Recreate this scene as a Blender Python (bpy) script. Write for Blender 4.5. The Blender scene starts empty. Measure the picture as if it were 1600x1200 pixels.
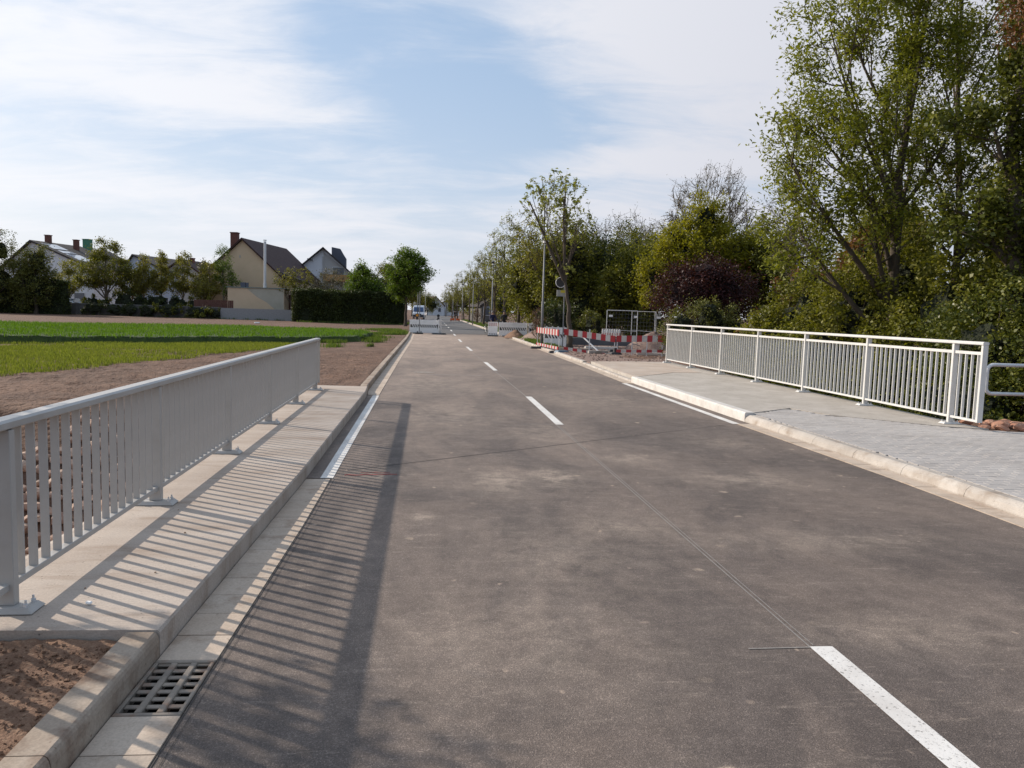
import bpy, bmesh, math, random
import numpy as np
from mathutils import Vector, Matrix, noise as mnoise
random.seed(7)
rng = np.random.default_rng(7)
S = bpy.context.scene
COL = S.collection

# ------------------------------------------------------------------ camera
F_PX, W_PX = 1200.0, 1600.0
YAW, PITCH, ROLL = math.radians(5.3753), math.radians(5.3155), 0.030
CAM_Z = 1.70
cam_d = bpy.data.cameras.new('camera')
cam = bpy.data.objects.new('camera', cam_d)
COL.objects.link(cam)
S.camera = cam
cam_d.sensor_width = 36.0
cam_d.lens = 36.0 * F_PX / W_PX
cam_d.clip_start = 0.05
cam_d.clip_end = 6000.0
S.cycles.max_bounces = 6
S.cycles.diffuse_bounces = 3
S.cycles.glossy_bounces = 2
S.cycles.transmission_bounces = 3
fw = Vector((math.sin(YAW) * math.cos(PITCH), math.cos(YAW) * math.cos(PITCH), -math.sin(PITCH)))
rt = Vector((math.cos(YAW), -math.sin(YAW), 0))
up = rt.cross(fw)
cr, sr = math.cos(ROLL), math.sin(ROLL)
r2 = rt * cr + up * sr
u2 = up * cr - rt * sr
cam.matrix_world = Matrix(((r2.x, u2.x, -fw.x, 0), (r2.y, u2.y, -fw.y, 0), (r2.z, u2.z, -fw.z, CAM_Z), (0, 0, 0, 1)))

# ------------------------------------------------------------------ light
SUN_DIR = Vector((-1.78, 1.09, 1.09)).normalized()      # towards the sun
SUN_EL = math.asin(SUN_DIR.z)
SUN_AZ = math.atan2(SUN_DIR.x, SUN_DIR.y)
sun_d = bpy.data.lights.new('sun', 'SUN')
sun_d.energy = 4.8
sun_d.angle = math.radians(0.55)
sun_d.color = (1.0, 0.885, 0.76)
sun = bpy.data.objects.new('sun', sun_d)
COL.objects.link(sun)
sun.rotation_euler = (-SUN_DIR).to_track_quat('-Z', 'Y').to_euler()

world = bpy.data.worlds.new('World')
S.world = world
world.use_nodes = True
S.view_settings.view_transform = 'Standard'
S.view_settings.look = 'None'
S.view_settings.exposure = 0.04
S.view_settings.gamma = 1.0
S.view_settings.use_curve_mapping = False


def build_world():
    nt = world.node_tree
    N, L = nt.nodes, nt.links
    N.clear()
    out = N.new('ShaderNodeOutputWorld')
    bg = N.new('ShaderNodeBackground')
    bg.inputs['Strength'].default_value = 0.12
    sky = N.new('ShaderNodeTexSky')
    sky.sky_type = 'NISHITA'
    sky.sun_disc = False
    sky.sun_elevation = SUN_EL
    sky.sun_rotation = SUN_AZ
    sky.air_density = 1.0
    sky.dust_density = 2.2
    sky.ozone_density = 1.6
    tc = N.new('ShaderNodeTexCoord')
    sep = N.new('ShaderNodeSeparateXYZ')
    L.new(tc.outputs['Generated'], sep.inputs[0])

    def m(op, a, b=None, c=None, clamp=False):
        n = N.new('ShaderNodeMath')
        n.operation = op
        n.use_clamp = clamp
        for i, v in enumerate((a, b, c)):
            if v is None:
                continue
            if isinstance(v, (int, float)):
                n.inputs[i].default_value = v
            else:
                L.new(v, n.inputs[i])
        return n.outputs[0]
    x, y, z = sep.outputs
    az = m('ARCTAN2', x, y)
    el = m('ARCSINE', z)
    elc = m('MAXIMUM', el, 0.0)
    # wind-drawn cloud sheet: azimuth / elevation space, stretched sideways
    dz = m('ADD', m('MAXIMUM', z, 0.0), 0.22)
    comb = N.new('ShaderNodeCombineXYZ')
    L.new(m('DIVIDE', x, dz), comb.inputs[0])
    L.new(m('DIVIDE', y, dz), comb.inputs[1])

    def nz(scale, sx, sy, det, rough, dist, off=0.0, rot=0.0):
        mp = N.new('ShaderNodeMapping')
        mp.inputs['Scale'].default_value = (sx, sy, 1)
        mp.inputs['Location'].default_value = (off, off * .7, off * .3)
        mp.inputs['Rotation'].default_value = (0, 0, rot)
        L.new(comb.outputs[0], mp.inputs[0])
        n = N.new('ShaderNodeTexNoise')
        n.inputs['Scale'].default_value = scale
        n.inputs['Detail'].default_value = det
        n.inputs['Roughness'].default_value = rough
        n.inputs['Distortion'].default_value = dist
        L.new(mp.outputs[0], n.inputs[0])
        return n.outputs[0]
    n1 = nz(1.1, 1.0, 1.5, 7, .58, .35, 3.1, .25)
    n2 = nz(3.4, .8, 1.9, 8, .62, .5, 8.3, .2)

    def blob(a0, e0, ra, re, amp):
        da = m('DIVIDE', m('SUBTRACT', az, a0), ra)
        de = m('DIVIDE', m('SUBTRACT', el, e0), re)
        r = m('ADD', m('MULTIPLY', da, da), m('MULTIPLY', de, de))
        return m('MULTIPLY', m('POWER', 2.718, m('MULTIPLY', r, -1.0)), amp)
    acc = m('ADD', m('MULTIPLY', m('SUBTRACT', n1, .5), .95), m('MULTIPLY', m('SUBTRACT', n2, .5), 1.0))
    acc = m('ADD', acc, .43)
    for b in ((-.46, .27, .25, .075, .34), (-.38, .38, .22, .04, .26), (-.30, .235, .20, .025, .25), (.48, .22, .34, .20, .22),
              (.30, .36, .30, .07, .52), (.62, .26, .30, .12, .40), (.28, .19, .22, .02, .22),
              (-.55, .13, .40, .035, .25), (-.05, .12, .5, .025, .12),
              (.02, .26, .13, .11, -.50), (-.28, .155, .17, .02, -.25), (.18, .215, .13, .03, -.22), (-.13, .37, .06, .09, -.35)):
        acc = m('ADD', acc, blob(*b))
    mr = N.new('ShaderNodeMapRange')
    mr.interpolation_type = 'SMOOTHSTEP'
    mr.inputs['From Min'].default_value = 0.16
    mr.inputs['From Max'].default_value = 0.88
    mr.inputs['To Min'].default_value = 0.0
    mr.inputs['To Max'].default_value = 0.93
    L.new(acc, mr.inputs['Value'])
    # bright veil towards the horizon
    veil = m('MULTIPLY', m('POWER', 2.718, m('MULTIPLY', elc, -7.8)), 0.97)
    cov = m('SUBTRACT', 1.0, m('MULTIPLY', m('SUBTRACT', 1.0, mr.outputs[0]), m('SUBTRACT', 1.0, veil)))
    # cloud colour: brighter towards the sun
    ca, sa = math.cos(SUN_AZ), math.sin(SUN_AZ)
    dot = m('ADD', m('ADD', m('MULTIPLY', x, SUN_DIR.x), m('MULTIPLY', y, SUN_DIR.y)), m('MULTIPLY', z, SUN_DIR.z))
    t = m('MULTIPLY_ADD', dot, .5, .5, True)
    ramp = N.new('ShaderNodeValToRGB')
    e = ramp.color_ramp.elements
    e[0].position = .05
    e[0].color = (.27, .275, .30, 1)
    e[1].position = .93
    e[1].color = (.87, .88, .92, 1)
    k_ = e.new(.62)
    k_.color = (.66, .665, .72, 1)
    L.new(t, ramp.inputs[0])
    vm = N.new('ShaderNodeVectorMath')
    vm.operation = 'SCALE'
    L.new(ramp.outputs[0], vm.inputs[0])
    vm.inputs['Scale'].default_value = 9.1
    # thin the deep blue: a high, even film over the clear sky
    hs = N.new('ShaderNodeMix')
    hs.data_type = 'RGBA'
    hs.inputs['Factor'].default_value = 0.62
    L.new(sky.outputs[0], hs.inputs['A'])
    hs.inputs['B'].default_value = (3.4, 4.9, 7.0, 1)
    mix = N.new('ShaderNodeMix')
    mix.data_type = 'RGBA'
    L.new(cov, mix.inputs['Factor'])
    L.new(hs.outputs['Result'], mix.inputs['A'])
    L.new(vm.outputs[0], mix.inputs['B'])
    L.new(mix.outputs['Result'], bg.inputs['Color'])
    L.new(bg.outputs[0], out.inputs[0])


build_world()

# ------------------------------------------------------------------ materials


def new_mat(name):
    m = bpy.data.materials.new(name)
    m.use_nodes = True
    nt = m.node_tree
    b = nt.nodes['Principled BSDF']
    return m, nt, b


def posnode(nt, scale=(1, 1, 1), obj=False):
    if obj:
        g = nt.nodes.new('ShaderNodeTexCoord').outputs['Object']
    else:
        g = nt.nodes.new('ShaderNodeNewGeometry').outputs['Position']
    mp = nt.nodes.new('ShaderNodeMapping')
    mp.inputs['Scale'].default_value = scale
    nt.links.new(g, mp.inputs[0])
    return mp.outputs[0]


def noisen(nt, vec, scale, det=4, rough=.55, dist=0):
    n = nt.nodes.new('ShaderNodeTexNoise')
    n.inputs['Scale'].default_value = scale
    n.inputs['Detail'].default_value = det
    n.inputs['Roughness'].default_value = rough
    n.inputs['Distortion'].default_value = dist
    nt.links.new(vec, n.inputs[0])
    return n.outputs[0]


def rampn(nt, fac, stops):
    r = nt.nodes.new('ShaderNodeValToRGB')
    e = r.color_ramp.elements
    while len(e) < len(stops):
        e.new(.5)
    for i, (p, c) in enumerate(stops):
        e[i].position = p
        if isinstance(c, (int, float)):
            c = (c, c, c)
        e[i].color = (*c, 1)
    nt.links.new(fac, r.inputs[0])
    return r.outputs[0]


def mixn(nt, fac, a, b, mode='MIX'):
    n = nt.nodes.new('ShaderNodeMix')
    n.data_type = 'RGBA'
    n.blend_type = mode
    for k, v in (('Factor', fac), ('A', a), ('B', b)):
        if isinstance(v, (int, float)) and k == 'Factor':
            n.inputs[k].default_value = v
        elif isinstance(v, tuple):
            n.inputs[k].default_value = (*v, 1)
        else:
            nt.links.new(v, n.inputs[k])
    return n.outputs['Result']


def mathn(nt, op, a, b=0.0, clamp=False):
    n = nt.nodes.new('ShaderNodeMath')
    n.operation = op
    n.use_clamp = clamp
    for i, v in enumerate((a, b)):
        if isinstance(v, (int, float)):
            n.inputs[i].default_value = v
        else:
            nt.links.new(v, n.inputs[i])
    return n.outputs[0]


def bumpn(nt, b, h, strength=.3, dist=.01):
    n = nt.nodes.new('ShaderNodeBump')
    n.inputs['Strength'].default_value = strength
    n.inputs['Distance'].default_value = dist
    nt.links.new(h, n.inputs['Height'])
    nt.links.new(n.outputs[0], b.inputs['Normal'])


def surf(name, c1, c2, scale=3, rough=.8, c3=None, s3=30, amt3=.5, bump=.2, bscale=60, bdist=.01, metal=0, obj=False, stretch=(1, 1, 1), rnd=0.0, lo=.3, hi=.7):
    """two-colour noise surface with fine grain, bump and optional per-object tint"""
    m, nt, b = new_mat(name)
    v = posnode(nt, stretch, obj)
    n = noisen(nt, v, scale, 5, .6)
    col = rampn(nt, n, [(lo, c1), (hi, c2)])
    if c3 is not None:
        n3 = noisen(nt, v, s3, 4, .6)
        f = rampn(nt, n3, [(.52, 0), (.68, amt3)])
        col = mixn(nt, f, col, c3)
    if rnd:
        oi = nt.nodes.new('ShaderNodeObjectInfo')
        v2 = mathn(nt, 'MULTIPLY_ADD', oi.outputs['Random'], rnd)
        nt.nodes[-1].inputs[2].default_value = 1 - rnd * .5
        hsv = nt.nodes.new('ShaderNodeHueSaturation')
        nt.links.new(v2, hsv.inputs['Value'])
        nt.links.new(col, hsv.inputs['Color'])
        col = hsv.outputs[0]
    nt.links.new(col, b.inputs['Base Color'])
    b.inputs['Roughness'].default_value = rough
    b.inputs['Metallic'].default_value = metal
    if bump:
        bumpn(nt, b, noisen(nt, v, bscale, 3, .6), bump, bdist)
    return m


def plain(name, c, rough=.5, metal=0, var=.12, scale=8, obj=True):
    c1 = tuple(k * (1 - var) for k in c)
    c2 = tuple(min(1, k * (1 + var)) for k in c)
    return surf(name, c1, c2, scale=scale, rough=rough, bump=0, metal=metal, obj=obj)


def leafmat(name, stops, trans=.35, rough=.55):
    m, nt, b = new_mat(name)
    a = nt.nodes.new('ShaderNodeAttribute')
    a.attribute_name = 'tint'
    col = rampn(nt, a.outputs['Fac'], stops)
    nt.links.new(col, b.inputs['Base Color'])
    b.inputs['Roughness'].default_value = rough
    b.inputs['Specular IOR Level'].default_value = .3
    tr = nt.nodes.new('ShaderNodeBsdfTranslucent')
    c2 = mixn(nt, 1.0, col, (1.25, 1.3, .55), 'MULTIPLY')
    nt.links.new(c2, tr.inputs['Color'])
    mx = nt.nodes.new('ShaderNodeMixShader')
    mx.inputs[0].default_value = trans
    nt.links.new(b.outputs[0], mx.inputs[1])
    nt.links.new(tr.outputs[0], mx.inputs[2])
    out = [n for n in nt.nodes if n.type == 'OUTPUT_MATERIAL'][0]
    nt.links.new(mx.outputs[0], out.inputs[0])
    return m


def asphalt_mat():
    m, nt, b = new_mat('asphalt')
    v = posnode(nt)
    sep = nt.nodes.new('ShaderNodeSeparateXYZ')
    nt.links.new(v, sep.inputs[0])
    vs = posnode(nt, (1, .45, 1))
    base = rampn(nt, noisen(nt, v, 1.3, 8, .68), [(.3, (.090, .072, .063)), (.7, (.138, .112, .097))])
    # dust film, dragged along the lane and growing down the road
    dust = noisen(nt, vs, .75, 8, .68, .6)
    yy = sep.outputs[1]
    far = nt.nodes.new('ShaderNodeMapRange')
    far.inputs['From Min'].default_value = 10
    far.inputs['From Max'].default_value = 50
    far.inputs['To Min'].default_value = 0
    far.inputs['To Max'].default_value = .85
    nt.links.new(yy, far.inputs[0])
    stop = nt.nodes.new('ShaderNodeMapRange')
    stop.inputs['From Min'].default_value = 53
    stop.inputs['From Max'].default_value = 58
    stop.inputs['To Min'].default_value = 1
    stop.inputs['To Max'].default_value = 0
    nt.links.new(yy, stop.inputs[0])
    side = nt.nodes.new('ShaderNodeMapRange')      # the left lane is dustier
    side.inputs['From Min'].default_value = -1
    side.inputs['From Max'].default_value = 3.2
    side.inputs['To Min'].default_value = 1.0
    side.inputs['To Max'].default_value = .6
    nt.links.new(sep.outputs[0], side.inputs[0])
    f2 = mathn(nt, 'MULTIPLY', mathn(nt, 'MULTIPLY', far.outputs[0], stop.outputs[0]), side.outputs[0])
    f1 = rampn(nt, dust, [(.44, 0), (.50, .16), (.56, .26), (.68, .52)])
    f = mathn(nt, 'ADD', mathn(nt, 'MULTIPLY', f1, side.outputs[0]), f2, True)
    col = mixn(nt, f, base, (.37, .285, .225))
    # patches of dried mud, each where a wheel or a load left it
    acc = None
    brk = noisen(nt, v, 4.0, 8, .72, .4)
    for (px_, py_, ax_, ay_, am_) in ((1.22, 7.85, .26, .42, .95), (.62, 7.6, .30, .55, .75), (-.12, 6.25, .10, .12, .7), (-.55, 7.9, .16, .2, .6), (2.3, 8.9, .35, .3, .55), (1.5, 6.0, .5, .35, .5), (3.3, 7.8, .7, .35, .5), (3.0, 5.6, .9, .28, .42), (.9, 5.2, .6, .9, .35), (.5, 3.9, .8, .7, .38), (1.4, 10.8, .5, .9, .4), (3.9, 10.2, .5, .5, .35), (.3, 12.5, .8, 1.6, .35), (2.6, 3.9, .8, .25, .4), (-.1, 17.5, .9, 2.2, .4), (2.9, 15.2, 1.1, 1.4, .35)):
        dx_ = mathn(nt, 'DIVIDE', mathn(nt, 'SUBTRACT', sep.outputs[0], px_), ax_)
        dy_ = mathn(nt, 'DIVIDE', mathn(nt, 'SUBTRACT', yy, py_), ay_)
        rr_ = mathn(nt, 'ADD', mathn(nt, 'MULTIPLY', dx_, dx_), mathn(nt, 'MULTIPLY', dy_, dy_))
        gz = mathn(nt, 'MULTIPLY', mathn(nt, 'POWER', 2.718, mathn(nt, 'MULTIPLY', rr_, -1.0)), am_)
        acc = gz if acc is None else mathn(nt, 'MAXIMUM', acc, gz)
    fm = mathn(nt, 'MULTIPLY', acc, rampn(nt, brk, [(.40, .15), (.62, 1.0)]), True)
    col = mixn(nt, fm, col, (.42, .34, .27))
    # light scuffs lying across the lane
    sc = noisen(nt, posnode(nt, (1.0, 6.0, 1)), 2.2, 9, .78, .3)
    col = mixn(nt, rampn(nt, sc, [(.55, 0), (.60, .22), (.72, .60)]), col, (.30, .245, .20))
    # small spots of spilled mortar / clay
    vo = nt.nodes.new('ShaderNodeTexVoronoi')
    vo.inputs['Scale'].default_value = 2.3
    wob = nt.nodes.new('ShaderNodeVectorMath')
    wob.operation = 'MULTIPLY_ADD'
    nn = nt.nodes.new('ShaderNodeTexNoise')
    nn.inputs['Scale'].default_value = 9
    nt.links.new(v, nn.inputs[0])
    nt.links.new(nn.outputs['Color'], wob.inputs[0])
    wob.inputs[1].default_value = (.09, .09, 0)
    nt.links.new(v, wob.inputs[2])
    nt.links.new(wob.outputs[0], vo.inputs['Vector'])
    spot = rampn(nt, vo.outputs['Distance'], [(.07, .85), (.115, 0)])
    gate = rampn(nt, noisen(nt, v, 1.1, 3, .6), [(.52, 0), (.60, 1)])
    col = mixn(nt, mathn(nt, 'MULTIPLY', spot, gate), col, (.42, .33, .25))
    # aggregate grain
    mot = noisen(nt, v, 5.5, 10, .78, .2)
    col = mixn(nt, .8, col, rampn(nt, mot, [(.30, .72), (.5, 1.0), (.70, 1.32)]), 'MULTIPLY')
    cell = nt.nodes.new('ShaderNodeTexVoronoi')
    cell.inputs['Scale'].default_value = 170
    nt.links.new(v, cell.inputs['Vector'])
    bw = nt.nodes.new('ShaderNodeRGBToBW')
    nt.links.new(cell.outputs['Color'], bw.inputs[0])
    chips = rampn(nt, bw.outputs[0], [(.25, .62), (.55, 1.0), (.72, 1.15), (.80, 2.3)])
    col = mixn(nt, .36, col, chips, 'MULTIPLY')
    vo2 = nt.nodes.new('ShaderNodeTexVoronoi')
    vo2.inputs['Scale'].default_value = 5.5
    nt.links.new(wob.outputs[0], vo2.inputs['Vector'])
    col = mixn(nt, mathn(nt, 'MULTIPLY', rampn(nt, vo2.outputs['Distance'], [(.07, .8), (.12, 0)]), rampn(nt, noisen(nt, v, 1.7, 3, .6), [(.54, 0), (.60, 1)])), col, (.40, .31, .24))
    g = noisen(nt, v, 160, 2, .7)
    col = mixn(nt, .45, col, rampn(nt, g, [(.32, .35), (.5, .95), (.70, 1.9)]), 'MULTIPLY')
    nt.links.new(col, b.inputs['Base Color'])
    b.inputs['Roughness'].default_value = .78
    b.inputs['Specular IOR Level'].default_value = .35
    bumpn(nt, b, g, .8, .006)
    return m


def pores(m, scale=26, dark=(.10, .09, .08)):
    nt = m.node_tree
    b = nt.nodes['Principled BSDF']
    src = b.inputs['Base Color'].links[0].from_socket
    v = posnode(nt)
    vo = nt.nodes.new('ShaderNodeTexVoronoi')
    vo.inputs['Scale'].default_value = scale
    nt.links.new(v, vo.inputs['Vector'])
    f = mathn(nt, 'MULTIPLY', rampn(nt, vo.outputs['Distance'], [(.09, .8), (.15, 0)]), rampn(nt, noisen(nt, v, 5, 3, .6), [(.50, 0), (.58, 1)]))
    grain = rampn(nt, noisen(nt, v, 90, 3, .7), [(.3, .80), (.5, 1.0), (.72, 1.18)])
    col = mixn(nt, .8, src, grain, 'MULTIPLY')
    nt.links.new(mixn(nt, f, col, dark), b.inputs['Base Color'])
    return m


def paint_mat():
    m, nt, b = new_mat('road_paint')
    v = posnode(nt)
    n = noisen(nt, v, 55, 4, .75)
    n2 = noisen(nt, v, 1.7, 4, .6)
    col = rampn(nt, n2, [(.35, (.60, .57, .53)), (.65, (.76, .74, .70))])
    col = mixn(nt, rampn(nt, n, [(.36, .75), (.43, 0)]), col, (.10, .09, .08))
    nt.links.new(col, b.inputs['Base Color'])
    b.inputs['Roughness'].default_value = .7
    bumpn(nt, b, n, .4, .004)
    return m


M = {}
M['asphalt'] = asphalt_mat()
M['paint'] = paint_mat()
M['seam'] = surf('bitumen_seam', (.19, .17, .155), (.30, .275, .25), scale=20, rough=.6)
M['crack'] = surf('joint_dark', (.03, .027, .025), (.06, .05, .045), scale=20, rough=.7)
M['red_mark'] = surf('red_chalk', (.30, .06, .05), (.12, .07, .06), scale=14, rough=.9)
M['concrete'] = surf('cast_concrete', (.36, .325, .28), (.47, .43, .38), scale=1.6, rough=.85, c3=(.26, .22, .185), s3=5, amt3=.35, bump=.35, bscale=45, bdist=.004, stretch=(1, 1, 1))
M['concrete_l'] = surf('dusty_cast_concrete', (.37, .30, .245), (.50, .43, .365), scale=1.3, rough=.9, c3=(.27, .19, .135), s3=3.1, amt3=.55, bump=.8, bscale=38, bdist=.006, stretch=(.5, 1.8, 1))
M['kerb'] = surf('kerb_concrete', (.34, .30, .26), (.50, .46, .41), scale=2.2, rough=.85, c3=(.25, .19, .14), s3=3, amt3=.7, bump=.5, bscale=50, bdist=.004, rnd=.18)
M['kerb_brown'] = surf('soiled_kerb_concrete', (.25, .18, .125), (.42, .35, .28), scale=2.4, rough=.9, c3=(.15, .085, .052), s3=4, amt3=.85, bump=.4, bscale=40, bdist=.006, rnd=.15)
M['kerb_white'] = surf('pale_kerb_concrete', (.52, .49, .45), (.66, .63, .59), scale=3, rough=.8, c3=(.40, .36, .32), s3=9, amt3=.35, bump=.25, bscale=60, bdist=.003)
M['gutter'] = surf('gutter_concrete', (.42, .33, .25), (.54, .455, .37), scale=2.0, rough=.9, c3=(.27, .185, .125), s3=4, amt3=.65, bump=.25, bscale=60, bdist=.003, rnd=.16)
M['paver'] = surf('paver_concrete', (.35, .325, .305), (.44, .415, .39), scale=.9, rough=.88, c3=(.29, .265, .24), s3=2.2, amt3=.45, bump=.35, bscale=70, bdist=.003, rnd=.10)
M['paver_bed'] = surf('paver_joint_sand', (.27, .24, .21), (.34, .30, .265), scale=8, rough=.95)
M['soil'] = surf('field_soil', (.085, .043, .025), (.160, .086, .052), scale=.55, rough=.95, c3=(.23, .138, .088), s3=1.6, amt3=.55, bump=1.0, bscale=11, bdist=.07)
M['clay'] = surf('damp_clay', (.135, .070, .040), (.225, .130, .080), scale=3.5, rough=.95, c3=(.30, .195, .125), s3=40, amt3=.7, bump=1.0, bscale=60, bdist=.012)
M['gravel'] = surf('red_gravel', (.17, .11, .09), (.30, .21, .17), scale=2.4, rough=.95, c3=(.36, .29, .24), s3=12, amt3=.6, bump=1, bscale=30, bdist=.04)
M['tan_dust'] = surf('tan_dusty_slab', (.38, .30, .235), (.50, .42, .35), scale=1.2, rough=.9, c3=(.44, .40, .36), s3=2.3, amt3=.6, bump=.3, bscale=40, bdist=.004)
M['redstone'] = surf('red_sandstone', (.20, .12, .09), (.44, .31, .23), scale=3.0, rough=.9, c3=(.42, .34, .26), s3=8, amt3=.6, bump=.7, bscale=25, bdist=.02, rnd=.6)
M['orangestone'] = surf('orange_sandstone', (.36, .17, .11), (.48, .27, .18), scale=6.0, rough=.9, c3=(.5, .38, .29), s3=11, amt3=.6, bump=.6, bscale=30, bdist=.015, rnd=.3)
M['rail'] = surf('light_grey_powder_coat', (.39, .375, .352), (.45, .435, .412), scale=3, rough=.42, c3=(.33, .30, .265), s3=7, amt3=.30, bump=.05, bscale=150, bdist=.001, obj=True)
M['railw'] = surf('white_powder_coat', (.60, .59, .56), (.67, .66, .635), scale=3, rough=.42, c3=(.50, .46, .41), s3=7, amt3=.30, bump=.05, bscale=150, bdist=.001, obj=True)
M['galv'] = surf('galvanised_steel', (.56, .57, .58), (.68, .69, .70), scale=14, rough=.35, bump=.05, metal=.25, obj=True)
M['lamp_steel'] = surf('dull_galvanised_steel', (.20, .205, .21), (.26, .265, .27), scale=4, rough=.6, bump=0, metal=.3, obj=True)
M['iron'] = surf('worn_cast_iron', (.16, .135, .11), (.30, .25, .20), scale=9, rough=.65, c3=(.22, .11, .06), s3=12, amt3=.6, bump=.3, bscale=90, bdist=.002)
M['pit'] = plain('dark_shaft', (.012, .010, .009), .9)
M['grout'] = plain('grout', (.22, .21, .20), .9)
M['bark'] = surf('bark', (.055, .042, .030), (.115, .090, .066), scale=6, rough=.95, bump=.8, bscale=25, bdist=.02, stretch=(1, 1, .3))
M['barkl'] = surf('pale_bark', (.115, .095, .07), (.20, .17, .125), scale=6, rough=.95, bump=.6, bscale=22, bdist=.02, stretch=(1, 1, .3))
M['twig'] = surf('brown_twigs', (.085, .058, .040), (.15, .11, .08), scale=2, rough=.95, bump=0)
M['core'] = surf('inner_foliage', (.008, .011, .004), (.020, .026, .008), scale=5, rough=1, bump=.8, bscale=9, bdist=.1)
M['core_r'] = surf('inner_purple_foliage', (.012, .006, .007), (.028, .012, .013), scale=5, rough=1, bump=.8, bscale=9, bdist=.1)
G = {}
G['ash'] = leafmat('ash_leaves', [(0.0, (0.08, 0.098, 0.011)), (0.5, (0.181, 0.195, 0.022)), (1, (0.304, 0.299, 0.039))])
G['ivy'] = leafmat('ivy_leaves', [(0.0, (0.038, 0.05, 0.009)), (0.55, (0.101, 0.115, 0.02)), (1, (0.216, 0.213, 0.039))], .25, .42)
G['mid'] = leafmat('mixed_green_leaves', [(0.0, (0.063, 0.068, 0.01)), (0.5, (0.147, 0.15, 0.022)), (1, (0.252, 0.234, 0.04))])
G['dark'] = leafmat('dark_green_leaves', [(0.0, (0.022, 0.033, 0.008)), (0.6, (0.05, 0.066, 0.014)), (1, (0.102, 0.116, 0.025))], .22)
G['fresh'] = leafmat('fresh_green_leaves', [(.0, (.050, .090, .010)), (.5, (.105, .165, .018)), (1, (.18, .24, .030))])
G['lime'] = leafmat('lime_green_leaves', [(0.0, (0.121, 0.121, 0.01)), (0.5, (0.242, 0.226, 0.018)), (1, (0.352, 0.315, 0.035))], .4)
G['olive'] = leafmat('olive_young_leaves', [(0.0, (0.108, 0.098, 0.02)), (0.5, (0.204, 0.19, 0.036)), (1, (0.336, 0.305, 0.072))], .4)
G['pale'] = leafmat('pale_bud_leaves', [(.0, (.15, .155, .04)), (.5, (.25, .26, .07)), (1, (.36, .36, .12))], .4)
G['plum'] = leafmat('purple_plum_leaves', [(.0, (.025, .009, .011)), (.6, (.058, .018, .020)), (1, (.105, .038, .036))], .25)
G['brown'] = leafmat('rusty_brown_leaves', [(.0, (.075, .030, .013)), (.5, (.16, .07, .032)), (1, (.27, .14, .07))], .25)
G['grey'] = leafmat('grey_bud_twigs', [(.0, (.07, .060, .045)), (.5, (.13, .12, .08)), (1, (.20, .19, .12))], .2)
G['hedge'] = leafmat('hedge_leaves', [(.0, (.050, .060, .013)), (.5, (.13, .135, .030)), (1, (.22, .215, .055))], .25)
G['crop'] = leafmat('cereal_blades', [(0.0, (0.050, 0.105, 0.010)), (0.5, (0.095, 0.185, 0.014)), (1, (0.15, 0.24, 0.026))], .40)
G['crop2'] = leafmat('young_cereal_blades', [(0.0, (0.102, 0.132, 0.023)), (0.5, (0.17, 0.2, 0.036)), (1, (0.246, 0.264, 0.063))], .40)
G['grass'] = leafmat('verge_grass_blades', [(.0, (.05, .08, .015)), (.5, (.09, .15, .03)), (1, (.19, .20, .06))], .4)

M['cream'] = surf('cream_render', (.60, .455, .30), (.65, .50, .34), scale=.5, rough=.9, bump=.1, bscale=20, c3=(.52, .42, .27), s3=.9, amt3=.3)
M['greypatch'] = surf('grey_wall_patch', (.40, .37, .29), (.47, .44, .36), scale=1, rough=.9, bump=0)
M['whitewall'] = surf('white_render', (.66, .67, .70), (.74, .75, .78), scale=.4, rough=.9, bump=0)
M['greywall'] = surf('grey_render', (.42, .41, .40), (.48, .47, .46), scale=.4, rough=.9, bump=0)
M['bluewall'] = surf('bluish_render', (.48, .53, .62), (.54, .59, .68), scale=.4, rough=.9, bump=0)
M['roof_red'] = surf('dark_red_roof_tiles', (.030, .011, .010), (.052, .020, .017), scale=2, rough=.8, bump=.4, bscale=6, bdist=.05)
M['roof_dark'] = surf('dark_roof_tiles', (.030, .024, .022), (.055, .045, .042), scale=2, rough=.8, bump=.4, bscale=6, bdist=.05)
M['brick'] = surf('chimney_brick', (.12, .05, .038), (.17, .075, .055), scale=6, rough=.9)
M['slate'] = plain('slate_cladding', (.085, .095, .125), .6)
M['greenclad'] = plain('green_sheet', (.05, .20, .12), .6)
M['glass'] = plain('window_glass', (.05, .065, .09), .1)
M['glass'].node_tree.nodes['Principled BSDF'].inputs['Specular IOR Level'].default_value = .8
M['frame_w'] = plain('white_window_frame', (.7, .7, .7), .5)
M['wood_o'] = plain('orange_wood', (.50, .27, .10), .7)
M['panel_s'] = plain('solar_glass', (.55, .58, .62), .12)
M['brownwood'] = surf('brown_wood', (.09, .035, .025), (.15, .065, .045), scale=4, rough=.8)
M['oldwall'] = surf('weathered_wall', (.07, .065, .06), (.17, .16, .15), scale=.8, rough=.9, c3=(.08, .075, .07), s3=1.4, amt3=.6, bump=.2, bscale=12)
M['white'] = plain('white_plastic', (.90, .89, .87), .5, var=.06)
M['whitep'] = plain('dusty_white_plastic', (.88, .87, .85), .6, var=.10)
M['red'] = plain('red_sheeting', (.36, .018, .022), .45)
M['slab_w'] = plain('white_sheeting', (.48, .47, .44), .45)
M['orange'] = plain('orange_plastic', (.75, .14, .03), .5)
M['amber'] = plain('amber_lens', (.65, .27, .03), .25)
M['black'] = plain('black_rubber', (.02, .02, .022), .7)
M['darkgrey'] = plain('dark_recycled_plastic', (.055, .055, .058), .8)
M['bluegrey'] = surf('bluish_grey_concrete', (.115, .125, .14), (.16, .17, .185), scale=1.5, rough=.7, bump=.1)
M['bluefoot'] = plain('blue_grey_plastic', (.10, .16, .22), .6)
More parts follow.
